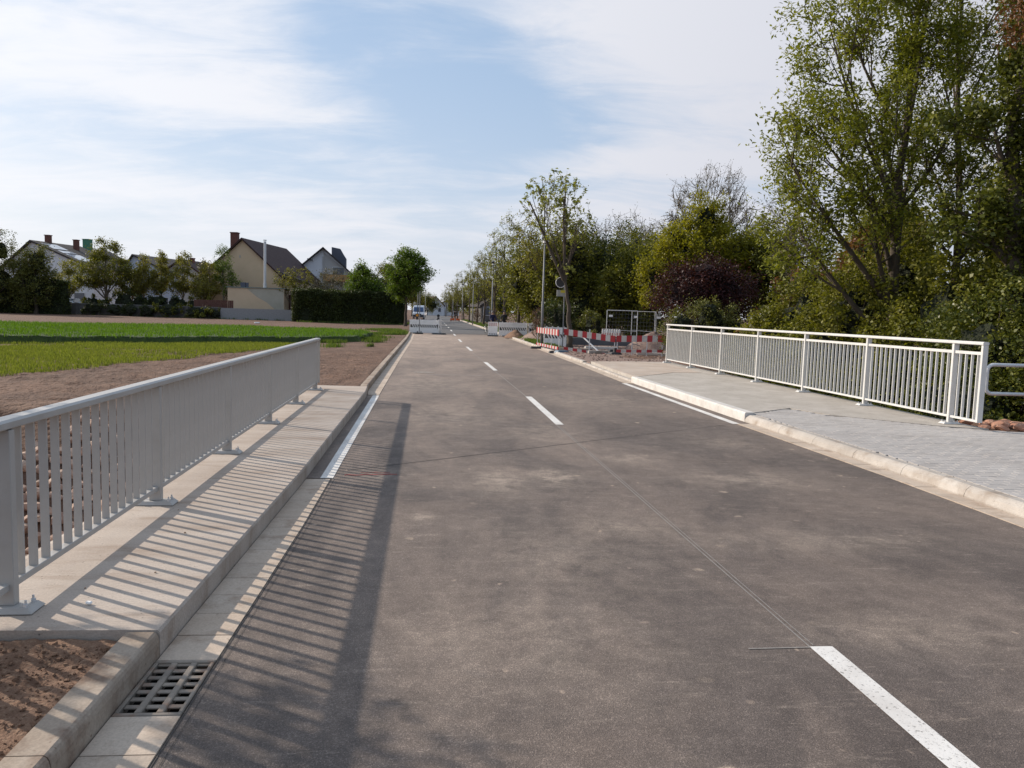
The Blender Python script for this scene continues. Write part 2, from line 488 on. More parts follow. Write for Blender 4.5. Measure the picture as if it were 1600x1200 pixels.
M['yellow'] = plain('yellow_sheet', (.60, .50, .05), .5)
M['navy'] = plain('navy_cloth', (.018, .022, .07), .85)
M['darkcloth'] = plain('dark_cloth', (.025, .022, .025), .9)
M['skin'] = plain('skin', (.42, .25, .18), .6)
M['hair'] = plain('grey_hair', (.30, .30, .31), .8)
M['vanpaint'] = plain('white_van_paint', (.62, .66, .72), .3, var=.04)

pores(M['concrete_l'])
pores(M['concrete'], 17)
pores(M['kerb_brown'], 22, (.13, .08, .05))
pores(M['kerb'], 22, (.16, .12, .09))
pores(M['kerb_white'], 22, (.28, .25, .22))
pores(M['gutter'], 15, (.20, .14, .10))
pores(M['paver'], 40, (.18, .16, .145))
# ------------------------------------------------------------------ object helpers


def tag(o, label=None, cat=None, group=None, kind=None):
    if label:
        o['label'] = label
    if cat:
        o['category'] = cat
    if group:
        o['group'] = group
    if kind:
        o['kind'] = kind
    return o


def empty(name, loc=(0, 0, 0), rz=0.0, label=None, cat=None, group=None):
    o = bpy.data.objects.new(name, None)
    COL.objects.link(o)
    o.location = loc
    o.rotation_euler = (0, 0, rz)
    o.empty_display_size = .2
    return tag(o, label, cat, group)


class MB:
    """collects simple solids into one mesh"""

    def __init__(s):
        s.v, s.f, s.m = [], [], []
        s.n = 0

    def add(s, verts, faces, mi=0):
        s.v.extend([tuple(p) for p in verts])
        s.f.extend([tuple(i + s.n for i in f) for f in faces])
        s.m.extend([mi] * len(faces))
        s.n += len(verts)
        return s

    def box(s, c, d, mi=0, rot=None, taper=None):
        x, y, z = (k / 2 for k in d)
        tx, ty = taper or (1, 1)
        vs = [Vector((sx * x * (tx if sz > 0 else 1), sy * y * (ty if sz > 0 else 1), sz * z)) for sz in (-1, 1) for sx, sy in ((-1, -1), (1, -1), (1, 1), (-1, 1))]
        if rot is not None:
            vs = [rot @ p for p in vs]
        vs = [p + Vector(c) for p in vs]
        return s.add(vs, [(3, 2, 1, 0), (4, 5, 6, 7), (0, 1, 5, 4), (1, 2, 6, 5), (2, 3, 7, 6), (3, 0, 4, 7)], mi)

    def tube(s, pts, r, n=8, mi=0, cap=True):
        pts = [Vector(p) for p in pts]
        rs = r if isinstance(r, (list, tuple)) else [r] * len(pts)
        base = s.n
        vs = []
        prev = None
        for i, p in enumerate(pts):
            d = (pts[min(i + 1, len(pts) - 1)] - pts[max(i - 1, 0)]).normalized()
            a = prev if prev is not None else (Vector((0, 0, 1)) if abs(d.z) < .9 else Vector((1, 0, 0)))
            u = (a - d * a.dot(d)).normalized()
            w = d.cross(u)
            prev = u
            for k in range(n):
                t = 2 * math.pi * k / n
                vs.append(p + (u * math.cos(t) + w * math.sin(t)) * rs[i])
        fs = []
        for i in range(len(pts) - 1):
            for k in range(n):
                k2 = (k + 1) % n
                fs.append((i * n + k, i * n + k2, (i + 1) * n + k2, (i + 1) * n + k))
        if cap:
            fs.append(tuple(range(n - 1, -1, -1)))
            fs.append(tuple((len(pts) - 1) * n + k for k in range(n)))
        return s.add(vs, fs, mi)

    def prism(s, poly, z0, z1, mi=0):
        n = len(poly)
        vs = [(x, y, z0) for x, y in poly] + [(x, y, z1) for x, y in poly]
        fs = [tuple(range(n - 1, -1, -1)), tuple(range(n, 2 * n))]
        fs += [(i, (i + 1) % n, n + (i + 1) % n, n + i) for i in range(n)]
        return s.add(vs, fs, mi)

    def mesh(s, name, mats, smooth=False, bevel=0.0, seg=1):
        me = bpy.data.meshes.new(name)
        me.from_pydata(s.v, [], s.f)
        for m in (mats if isinstance(mats, (list, tuple)) else [mats]):
            me.materials.append(m)
        me.polygons.foreach_set('material_index', s.m)
        if smooth:
            me.polygons.foreach_set('use_smooth', [True] * len(s.f))
        if bevel:
            bm = bmesh.new()
            bm.from_mesh(me)
            bmesh.ops.bevel(bm, geom=list(bm.edges), offset=bevel, segments=seg, affect='EDGES', profile=.7)
            bm.to_mesh(me)
            bm.free()
        me.update()
        return me

    def build(s, name, mats, parent=None, **kw):
        return obj(name, s.mesh(name, mats, **kw), parent)


def obj(name, me, parent=None, loc=(0, 0, 0), rz=0.0):
    o = bpy.data.objects.new(name, me)
    COL.objects.link(o)
    o.location = loc
    o.rotation_euler = (0, 0, rz)
    if parent is not None:
        o.parent = parent
    return o


def struct(o):
    o['kind'] = 'structure'
    return o


def kids(o):
    return [c for c in bpy.data.objects if c.parent == o]


def copy_tree(o, loc, rz=0.0, sc=1.0, label=None, ch=None):
    c = o.copy()
    COL.objects.link(c)
    c.location = loc
    c.rotation_euler = (0, 0, rz)
    c.scale = (sc, sc, sc)
    if label:
        c['label'] = label
    def rec(src, dst):
        for k in src.children:
            q = k.copy()
            COL.objects.link(q)
            q.parent = dst
            rec(k, q)
    rec(o, c)
    return c


def np_mesh(name, V, Fq, mats, tint=None, smooth=False, mi=None):
    """numpy verts (N,3) + equal-sized faces (M,k) -> mesh"""
    me = bpy.data.meshes.new(name)
    k = Fq.shape[1]
    me.vertices.add(len(V))
    me.vertices.foreach_set('co', V.astype(np.float32).ravel())
    me.loops.add(Fq.size)
    me.loops.foreach_set('vertex_index', Fq.astype(np.int32).ravel())
    me.polygons.add(len(Fq))
    me.polygons.foreach_set('loop_start', np.arange(0, Fq.size, k, dtype=np.int32))
    for m in (mats if isinstance(mats, (list, tuple)) else [mats]):
        me.materials.append(m)
    if smooth:
        me.polygons.foreach_set('use_smooth', np.ones(len(Fq), dtype=bool))
    if mi is not None:
        me.polygons.foreach_set('material_index', mi.astype(np.int32))
    me.update(calc_edges=True)
    if tint is not None:
        a = me.attributes.new('tint', 'FLOAT', 'FACE')
        a.data.foreach_set('value', tint.astype(np.float32))
    return me


def grid_mesh(name, xs, ys, zf, mat):
    X, Y = np.meshgrid(xs, ys)
    Z = zf(X, Y)
    V = np.stack([X, Y, Z], -1).reshape(-1, 3)
    nx, ny = len(xs), len(ys)
    i, j = np.meshgrid(np.arange(nx - 1), np.arange(ny - 1))
    a = (j * nx + i).ravel()
    Fq = np.stack([a, a + 1, a + nx + 1, a + nx], -1)
    return np_mesh(name, V, Fq, mat, smooth=True)


def strip(name, rows, z, mat, parent=None):
    """rows: list of (y, x_left, x_right)"""
    V, Fc = [], []
    for y, a, b in rows:
        V += [(a, y, z), (b, y, z)]
    for i in range(len(rows) - 1):
        Fc.append((2 * i, 2 * i + 1, 2 * i + 3, 2 * i + 2))
    return MB().add(V, Fc).build(name, mat, parent)


def vnoise(x, y, seed=0):
    """cheap smooth value noise on arrays"""
    x = np.asarray(x, float)
    y = np.asarray(y, float)
    xi, yi = np.floor(x).astype(np.int64), np.floor(y).astype(np.int64)
    xf, yf = x - xi, y - yi
    u, v = xf * xf * (3 - 2 * xf), yf * yf * (3 - 2 * yf)

    def h(a, b):
        n = (a * 374761393 + b * 668265263 + seed * 974634777) & 0x7fffffff
        n = ((n ^ (n >> 13)) * 1274126177) & 0x7fffffff
        return ((n ^ (n >> 16)) & 0xffff) / 65535.0
    return (h(xi, yi) * (1 - u) + h(xi + 1, yi) * u) * (1 - v) + (h(xi, yi + 1) * (1 - u) + h(xi + 1, yi + 1) * u) * v


def fbm(x, y, oct=4, seed=0):
    s, a, t = 0, .5, 0
    for k in range(oct):
        s = s + a * vnoise(x * 2 ** k, y * 2 ** k, seed + k)
        t += a
        a *= .55
    return s / t


# ------------------------------------------------------------------ plan of the road
def knots(p):
    a = np.array(p)
    return lambda y: np.interp(y, a[:, 0], a[:, 1])


mid = knots([(-8, 2.3), (3, 2.035), (11.6, 1.85), (15.5, 1.80), (24, 1.555), (35, 1.28), (44, 1.09), (56, .935), (70, .83), (140, -.1), (320, -3)])
kl = knots([(-8, -1.32), (4, -1.315), (7.5, -1.30), (10, -1.34), (14.6, -1.40), (15.2, -1.42), (16, -1.48), (25, -1.62), (44, -1.88), (57, -2.2), (100, -2.9), (140, -3.4), (320, -6.2)])
gl = knots([(-8, -1.02), (6, -1.035), (7.65, -1.06), (15, -1.18), (16, -1.2), (25, -1.34), (44, -1.60), (57, -1.92), (100, -2.6), (320, -5.9)])
gr = knots([(-8, 5.02), (8, 4.98), (12, 4.83), (19, 4.66), (25.7, 4.66), (32, 4.60), (48, 4.42), (71, 4.16), (140, 3.2), (320, .3)])
kr = knots([(-8, 5.28), (8, 5.22), (12, 5.08), (19, 4.89), (25.7, 4.92), (32, 4.85), (48, 4.67), (71, 4.4), (140, 3.45), (320, .55)])


def ditch(X, Y):
    # the brook runs under the bridge, across the road
    prof = lambda y, c, hw, sl, dp: -np.clip((hw + sl - np.abs(y - c)) / sl, 0, 1) * dp
    left = prof(Y, 8.7, .9, 2.9, 1.75) * np.clip((-2.35 - X) / .15, 0, 1)
    right = prof(Y, 16.5, 2.2, 5.5, 1.9) * np.clip((X - 8.45) / .9, 0, 1)
    return left + right


def ground_z(X, Y):
    z = .02 + .05 * np.clip(1 - (kl(Y) - X) / 3.0, 0, 1) * (X < 0) + .05 * (X > 4)
    rough = (fbm(X * 1.7, Y * 1.7, 4, 3) - .5) * .10 + (fbm(X * 6, Y * 6, 3, 9) - .5) * .07
    near = np.clip((34 - Y) / 8, 0, 1) * np.clip((kl(Y) - X - .28) / .25, 0, 1)
    z = z + rough * near + (fbm(X * .4, Y * .4, 2, 5) - .5) * .08 * np.clip((np.abs(X) - 4) / 4, 0, 1)
    z = z + ditch(X, Y)
    inroad = (X > kl(Y) - .14) & (X < 9.05 - .8 * (Y > 11) * (Y < 27)) & ~((X > kr(Y) + .25) & (Y > 27.5))
    slabl = (X > -2.56) & (X < 0) & (Y > 3.62) & (Y < 15.6)
    z = np.where(inroad | slabl, -.09, z)
    hole = (X > -1.32) & (X < -1.02) & (Y > 3.1) & (Y < 3.66)
    return np.where(hole, -.6, z)


xs = np.concatenate([[-2500, -900, -400, -220, -140], np.arange(-110, -30, 4), np.arange(-30, -10, 1), np.arange(-10, -1.2, .085), np.arange(-1.2, 8.3, .25), np.arange(8.3, 10.5, .15), np.arange(10.5, 30, 1), np.arange(30, 110, 5), [140, 220, 400, 900, 2500]])
ys = np.concatenate([[-600, -120, -30, -10], np.arange(-6, 2.6, .5), np.arange(2.6, 30, .085), np.arange(30, 60, .5), np.arange(60, 140, 3), [160, 200, 260, 340, 500, 900, 1600, 3500]])
struct(obj('ground', grid_mesh('ground', xs, ys, ground_z, M['soil'])))

# fine clay verge at the near left, against the kerb
def dirt_z(X, Y):
    e = np.clip((kl(Y) - .16 - X) / .12, 0, 1)
    return .085 + .018 * e + (fbm(X * 5, Y * 5, 4, 21) - .5) * .055 * e + (np.abs(fbm(X * 18, Y * 18, 4, 33) - .5)) * -.045 * e + (fbm(X * 55, Y * 55, 2, 35) - .5) * .02 * e


struct(obj('dirt_verge', grid_mesh('dirt_verge', np.arange(-4.2, -1.46, .028), np.arange(.6, 3.70, .028), dirt_z, M['clay'])))
# loose crumbs of clay on it (and pushed over the kerb)
b = MB()
for i in range(2600):
    y = random.uniform(1.6, 3.62)
    x = -1.50 - abs(random.gauss(0, .55))
    s_ = random.choice((.003, .003, .004, .004, .005, .006, .008, .010)) * random.uniform(.6, 1.3)
    z = float(dirt_z(np.array(x), np.array(y))) + s_ * .3
    b.box((x, y, z), (s_ * 1.6, s_ * 1.2, s_), rot=Matrix.Rotation(random.random() * 6, 3, 'Z') @ Matrix.Rotation(random.random(), 3, 'X'))
tag(b.build('clay_crumbs', M['clay']), 'loose brown clay crumbs on the dirt beside the near left kerb', 'crumbs', kind='stuff')

# ------------------------------------------------------------------ road surface
yy = np.concatenate([np.arange(-8, 60, 1.0), np.arange(60, 330, 10)])
rows = []
for y in yy:
    a, c = float(gl(y)), float(gr(y))
    rows.append((y, a, c))
road = struct(strip('road', rows, 0.0, M['asphalt']))
# asphalt runs up to the kerbs on the bridge
strip('asphalt_edge', [(7.66, float(kl(7.66)) - .02, float(gl(7.66))), (11, float(kl(11)) - .02, float(gl(11))), (15.15, float(kl(15.15)) - .02, float(gl(15.15)))], 0.0, M['asphalt'], road)
strip('asphalt_edge', [(12.0, float(gr(12.0)), float(kr(12.0)) + .02), (15, float(gr(15)), float(kr(15)) + .02), (19.0, float(gr(19)), float(kr(19)) + .02)], 0.0, M['asphalt'], road)
# edge lines and dashes
def line(y0, y1, x0, x1, w, name, lab=None, n=10, z=.004):
    r = []
    for i in range(n + 1):
        t = i / n
        y = y0 + (y1 - y0) * t
        x = x0 + (x1 - x0) * t
        r.append((y, x - w / 2, x + w / 2))
    o = strip(name, r, z, M['paint'], road)
    if lab:
        o['label'] = lab
    return o


line(7.66, 15.15, -1.105, -1.245, .125, 'edge_line', 'solid white line between the drain slabs on the left side')
line(12.0, 19.0, 4.82, 4.635, .135, 'edge_line', 'solid white line along the pale kerb on the right side')
dashes = [(-.35, 3.72), (11.6, 15.47), (22.28, 25.9), (33.2, 36.8), (42.4, 46.3), (52.8, 56.8), (64, 68), (76, 80), (88, 92), (100, 104), (112, 116), (124, 128)]
for a, c in dashes:
    line(a, c, float(mid(a)), float(mid(c)), .125, 'lane_dash', n=2)
# construction seam along the middle, survey ticks and the skew bridge joints
strip('seam', [(y, float(mid(y)) - .066, float(mid(y)) - .056) for y in np.linspace(3.72, 11.58, 14)], .003, M['seam'], road)
strip('seam', [(y, float(mid(y)) - .035, float(mid(y)) - .028) for y in np.linspace(3.74, 11.58, 14)], .003, M['seam'], road)
strip('seam', [(y, float(mid(y)) - .05, float(mid(y)) - .035) for y in np.linspace(15.48, 33, 14)], .003, M['seam'], road)
def qline(p, q, w, z, name, mat, wob=0.0):
    p, q = Vector((*p, z)), Vector((*q, z))
    d = (q - p).normalized()
    nrm = Vector((-d.y, d.x, 0)) * (w / 2)
    V, Fc = [], []
    n = 14
    for i in range(n + 1):
        c = p.lerp(q, i / n) + nrm.normalized() * (random.uniform(-wob, wob) if 0 < i < n else 0)
        V += [c - nrm, c + nrm]
    for i in range(n):
        Fc.append((2 * i, 2 * i + 2, 2 * i + 3, 2 * i + 1))
    return MB().add(V, Fc).build(name, mat, road)


qline((-.95, 8.05), (2.0, 10.1), .013, .003, 'bridge_joint', M['crack'], .008)
qline((2.02, 10.12), (4.75, 12.0), .010, .003, 'bridge_joint', M['crack'], .008)
qline((1.62, 3.705), (1.965, 3.715), .012, .003, 'survey_tick', M['seam'])
qline((1.25, 11.60), (1.75, 11.61), .016, .003, 'survey_tick', M['seam'])
qline((-.35, 20.4), (1.1, 20.35), .07, .003, 'survey_tick', M['seam'])
qline((.1, 27.3), (1.1, 27.25), .08, .003, 'survey_tick', M['seam'])
qline((-.95, 7.83), (-.42, 7.88), .05, .0025, 'red_mark', M['red_mark'], .02)
qline((-.80, 7.95), (-.50, 7.98), .03, .0025, 'red_mark', M['red_mark'], .02)
# manhole cover in the left lane
mc = MB()
mc.prism([(math.cos(t) * .31 - .45, math.sin(t) * .31 + 21.0) for t in np.linspace(0, 2 * math.pi, 25)[:-1]], -.02, .006)
mc.build('manhole_cover', M['iron'], road)
# darker old asphalt beyond the closure
struct(strip('old_road', [(y, float(gl(y)) - .2, float(gr(y)) + .2) for y in (57.2, 70, 100, 140, 200, 260, 325)], .004, surf('old_asphalt', (.085, .08, .078), (.12, .112, .107), scale=.6, rough=.8, bump=.3, bscale=80, bdist=.004, c3=(.05, .05, .05), s3=.2, amt3=.6, stretch=(.3, 3, 1))))
qd = MB()
for y in (58.5, 78, 92, 104, 118):
    qd.add([(float(gl(y)) + .2, y, .008), (float(gr(y)) - .2, y - .4, .008), (float(gr(y)) - .2, y - .2, .008), (float(gl(y)) + .2, y + .2, .008)], [(0, 1, 2, 3)])
qd.build('asphalt_joint', M['crack'], bpy.data.objects['old_road'])
for a, c in dashes[6:]:
    o = line(a, c, float(mid(a)), float(mid(c)), .13, 'lane_dash', n=2, z=.012)
    o.parent = bpy.data.objects['old_road']

# ------------------------------------------------------------------ gutters
gutter_l = struct(empty('left_gutter'))
slab = {}


def gutter_slab(y0, y1, fa, fb, parent, gap=.006):
    a0, a1 = float(fa(y0)), float(fa(y1))
    b0, b1 = float(fb(y0)), float(fb(y1))
    dz = random.uniform(-.0015, .0025)
    g_ = gap / 2
    m_ = MB().prism([(a0 + g_, y0 + g_), (b0 - g_, y0 + g_), (b1 - g_, y1 - g_), (a1 + g_, y1 - g_)], -.07, .006 + dz)
    return m_.build('gutter_slab', M['gutter'], parent)


def run(y0, y1, step, fa, fb, parent):
    y = y0
    while y < y1 - .02:
        gutter_slab(y, min(y + step, y1), fa, fb, parent)
        y += step


klb = lambda y: kl(y) + .004
run(.6, 3.13, .281, klb, gl, gutter_l)
run(3.64, 7.63, .284, klb, gl, gutter_l)
run(15.2, 32, .30, klb, gl, gutter_l)
strip('gutter_strip', [(y, float(klb(y)), float(gl(y))) for y in np.linspace(32, 57, 12)], .005, M['gutter'], gutter_l)
strip('gutter_bed', [(y, float(kl(y)), float(gl(y)) + .006) for y in np.linspace(3.64, 7.63, 6)], -.012, M['crack'], gutter_l)
strip('gutter_bed', [(y, float(kl(y)), float(gl(y)) + .006) for y in np.linspace(.6, 3.13, 4)], -.012, M['crack'], gutter_l)
strip('gutter_bed', [(y, float(kl(y)), float(gl(y)) + .006) for y in np.linspace(15.2, 32, 8)], -.012, M['crack'], gutter_l)
strip('gutter_joint', [(y, float(gl(y)) + .002, float(gl(y)) + .008) for y in np.linspace(.6, 7.63, 12)], .0035, M['crack'], gutter_l)
strip('gutter_joint', [(y, float(gl(y)) + .034, float(gl(y)) + .037) for y in np.linspace(.6, 7.63, 12)], .0035, M['crack'], gutter_l)
gutter_r = struct(empty('right_gutter'))
krb = lambda y: kr(y) - .004
run(3.0, 12.0, .30, gr, krb, gutter_r)
run(19.0, 31.0, .30, gr, krb, gutter_r)
strip('gutter_strip', [(y, float(gr(y)), float(krb(y))) for y in np.linspace(31, 140, 22)], .005, M['gutter'], gutter_r)
strip('gutter_bed', [(y, float(gr(y)), float(krb(y))) for y in np.linspace(3, 12, 6)], -.012, M['crack'], gutter_r)
strip('gutter_bed', [(y, float(gr(y)), float(krb(y))) for y in np.linspace(19, 31, 6)], -.012, M['crack'], gutter_r)

# cast iron gully grate
gt = empty('gully_grate', (-1.173, 3.385, 0), 0, 'rusty cast iron drain grate in the gutter at the near left kerb', 'drain grate')
fr = MB()
fr.box((0, -.242, -.015), (.274, .026, .05)).box((0, .242, -.015), (.274, .026, .05))
fr.box((-.128, 0, -.015), (.018, .458, .05)).box((.128, 0, -.015), (.018, .458, .05))
fr.build('frame', M['iron'], gt, bevel=.004)
for x in (-.045, .045):
    MB().box((x, 0, -.011), (.030, .456, .040)).build('rib', M['iron'], gt, bevel=.004)
barm = MB().box((0, 0, 0), (.236, .029, .008)).mesh('bar', M['iron'], bevel=.002)
for i in range(8):
    obj('grate_bar', barm, gt, (0, -.2275 + .065 * i, -.0035))
w_ = MB().box((0, 0, -.33), (.25, .46, .02)).box((-.132, 0, -.19), (.008, .47, .28)).box((.132, 0, -.19), (.008, .47, .28)).box((0, -.237, -.19), (.25, .008, .28)).box((0, .237, -.19), (.25, .008, .28))
w_.build('shaft', M['pit'], gt)

# ------------------------------------------------------------------ kerbs
def sweep_piece(prof, ya, yb, fx, sgn, gap=.006, n=3):
    """profile of (out, z) pushed along y; out grows away from the road"""
    V, Fc = [], []
    k = len(prof)
    for i in range(n + 1):
        y = ya + gap / 2 + (yb - ya - gap) * i / n
        x = float(fx(y))
        for o_, z in prof:
            V.append((x + sgn * o_, y, z))
    for i in range(n):
        for j in range(k):
            j2 = (j + 1) % k
            f = (i * k + j, i * k + j2, (i + 1) * k + j2, (i + 1) * k + j)
            Fc.append(f if sgn < 0 else f[::-1])
    Fc.append(tuple(range(k)) if sgn > 0 else tuple(range(k - 1, -1, -1)))
    e = tuple(n * k + j for j in range(k))
    Fc.append(e[::-1] if sgn > 0 else e)
    return MB().add(V, Fc)


def prof(h, w=.15, nose=.02, batter=.012):
    return [(0, -.1), (0, h - nose * 2.2), (batter * .4, h - nose), (batter, h - nose * .35), (batter + nose * .6, h), (w, h), (w, -.1)]


kerb_l = struct(empty('left_kerb'))
y = .55
for yb in (1.66, 2.66, 3.695):
    sweep_piece(prof(.125), y, yb, kl, -1).build('kerb_stone', M['kerb_brown'], kerb_l)
    y = yb
y = 15.62
while y < 45:
    sweep_piece(prof(.12), y, y + 1, kl, -1).build('kerb_stone', M['kerb_brown'], kerb_l)
    y += 1
sweep_piece(prof(.11), y, 57, kl, -1, n=12).build('kerb_run', M['kerb_brown'], kerb_l)
# cast concrete cap on the left side of the bridge
cap = MB()
ysn = np.linspace(3.70, 15.6, 14)
V, Fc = [], []
for y in ysn:
    x = float(kl(y))
    for px_, z in ((x, -.1), (x, .118), (x - .010, .132), (-2.46, .136), (-2.50, .128), (-2.50, -.42)):
        V.append((px_, y, z))
for i in range(len(ysn) - 1):
    for j in range(6):
        j2 = (j + 1) % 6
        Fc.append((i * 6 + j, i * 6 + j2, (i + 1) * 6 + j2, (i + 1) * 6 + j))
Fc.append((5, 4, 3, 2, 1, 0))
Fc.append(tuple((len(ysn) - 1) * 6 + j for j in range(6)))
cap.add(V, Fc)
lw = struct(cap.build('bridge_walkway', M['concrete_l']))
for p_ in ((-1.60, 4.02, .010), (-1.72, 4.30, .006), (-1.83, 4.62, .008), (-1.95, 4.36, .005), (-1.66, 8.4, .012), (-1.58, 8.45, .008)):
    pass
# abutment wall below the cap, facing the brook
ab = MB().box((-2.43, 9.65, -1.25), (.1, 8.2, 1.66))
struct(ab.build('abutment_wall', M['concrete']))
# crumb lying on the cap
cl_ = {45: 'beside the first balusters near the kerb', 42: 'closest to the pale pebble', 53: 'before the second post', 61: 'level with the second post near the kerb', 59: 'beside the second base plate'}
for (x, y, s_) in ((-1.78, 4.02, .016), (-1.62, 4.5, .006), (-1.9, 4.25, .005), (-1.71, 5.3, .007), (-1.55, 6.1, .006), (-1.95, 5.9, .005)):
    q = MB().box((0, 0, 0), (s_ * 2, s_ * 1.3, s_), rot=Matrix.Rotation(x * 9, 3, 'Z'))
    o = q.build('pebble', M['white'] if s_ > .01 else M['clay'], None, bevel=s_ * .3)
    o.location = (x, y, .136 + s_ * .5)
    if s_ > .01:
        tag(o, 'pale pebble lying on the concrete beside the nearest base plate', 'pebble')
    else:
        tag(o, 'tiny brown clay crumb on the left walkway ' + cl_[round(y * 10)], 'pebble', 'crumbs on the left walkway')

kerb_r = struct(empty('right_kerb'))
y = 2.0
for yb in (3.0, 4.05, 5.08, 6.13, 7.08, 8.13, 9.1, 10.1, 11.1, 12.3):
    sweep_piece(prof(.118, .17, .045, .05), y, yb, kr, 1).build('kerb_stone', M['kerb'], kerb_r)
    y = yb
y = 12.3
sweep_piece(prof(.158, .17, .014, .012), 12.3, 15.8, kr, 1, n=6).build('kerb_stone', M['kerb_white'], kerb_r)
sweep_piece(prof(.158, .17, .014, .012), 15.8, 19.3, kr, 1, n=6).build('kerb_stone', M['kerb_white'], kerb_r)
y = 19.3
while y < 48:
    h_ = .055 if y < 26 else .10
    sweep_piece(prof(h_, .13, .02, .02), y, y + 1, kr, 1).build('kerb_stone', M['kerb'], kerb_r)
    y += 1
sweep_piece(prof(.10, .13, .02, .02), y, 140, kr, 1, n=30).build('kerb_run', M['kerb'], kerb_r)

# ------------------------------------------------------------------ right pavement
ybd = knots([(4, 12.45), (5.15, 12.45), (6.3, 13.25), (6.6, 12.4), (7.35, 11.7), (7.9, 11.2), (8.5, 10.95), (9.2, 10.8)])
slab_r = MB()
poly = [(float(kr(12.4)) + .172, 12.45), (6.3, 13.25), (6.6, 12.4), (7.35, 11.7), (7.9, 11.2), (8.42, 10.98), (8.33, 14), (8.22, 18), (8.12, 22), (8.05, 26.2), (6.5, 26.1), (float(kr(26)) + .15, 25.6), (float(kr(22.5)) + .135, 22.5), (float(kr(19.3)) + .15, 19.3), (float(kr(16)) + .172, 16)]
slab_r.prism(poly[:], -.4, .134)
struct(slab_r.build('bridge_slab', M['concrete']))
# dust-covered far part, a thin sheet on top
struct(MB().prism([(float(kr(19.5)) + .16, 19.5), (6.6, 21.25), (7.5, 21.5), (7.62, 25.7), (6.4, 26.0), (float(kr(25)) + .16, 25.5)], .1345, .139).build('dusty_slab', M['tan_dust']))
jb = MB()
def thinbox(p, q, w, z):
    d = (Vector((*q, 0)) - Vector((*p, 0))).normalized()
    n_ = Vector((-d.y, d.x, 0)) * w / 2
    P, Q = Vector((*p, z)), Vector((*q, z))
    jb.add([P - n_, Q - n_, Q + n_, P + n_], [(0, 1, 2, 3)])


thinbox((5.05, 19.42), (6.55, 21.2), .014, .141)
thinbox((6.55, 21.2), (7.5, 21.35), .012, .141)
jb.build('slab_joint', M['crack'], bpy.data.objects['bridge_slab'])

pave = struct(MB().prism([(float(kr(2)) + .17, 1.9), (9.0, 1.9), (9.0, 10.4), (8.4, 10.95), (7.9, 11.18), (7.35, 11.68), (6.6, 12.38), (6.3, 13.23), (float(kr(12.4)) + .175, 12.43), (float(kr(9)) + .17, 9)], -.3, .108).build('pavement', M['paver_bed']))
pv = []
x0p = 5.2
row = 0
y = 3.0
while y < 13.3:
    off = (row % 2) * .10
    x = x0p + off - .2
    while x < 9.0:
        a, c = x + .003, x + .197
        lo = float(kr(y)) + .178
        a = max(a, lo)
        c = min(c, 8.98)
        if c - a > .03 and y + .1 < float(ybd((a + c) / 2)) - .01:
            pv.append((a, c, y))
        x += .20
    y += .10
    row += 1


def seen_size(p):
    a, c, y_ = p
    d = math.hypot((a + c) / 2, y_)
    inview = (a - y_ * .80) < .4
    return (c - a) / d ** 2 if inview else -1


pv.sort(key=seen_size, reverse=True)
brick = MB().box((0, 0, .0), (.194, .0955, .06)).mesh('paver', M['paver'], bevel=.002)
cutm = {}
rest = MB()
for i, (a, c, y_) in enumerate(pv):
    dz = random.uniform(-.0015, .0012)
    w = c - a
    if i < 298:
        if abs(w - .194) < .002:
            o = obj('paver', brick, pave, ((a + c) / 2, y_ + .05, .094 + dz))
            o.rotation_euler = (random.gauss(0, .003), random.gauss(0, .004), random.gauss(0, .003))
        else:
            o = MB().box((0, 0, 0), (w, .093, .06)).build('paver', M['paver'], pave)
            o.location = ((a + c) / 2, y_ + .05, .094 + dz)
    else:
        rest.box(((a + c) / 2, y_ + .05, .094 + dz), (w, .0955, .06), rot=Matrix.Rotation(random.gauss(0, .003), 3, 'X'))
o = rest.build('pavers', M['paver'], pave)
o['kind'] = 'stuff'

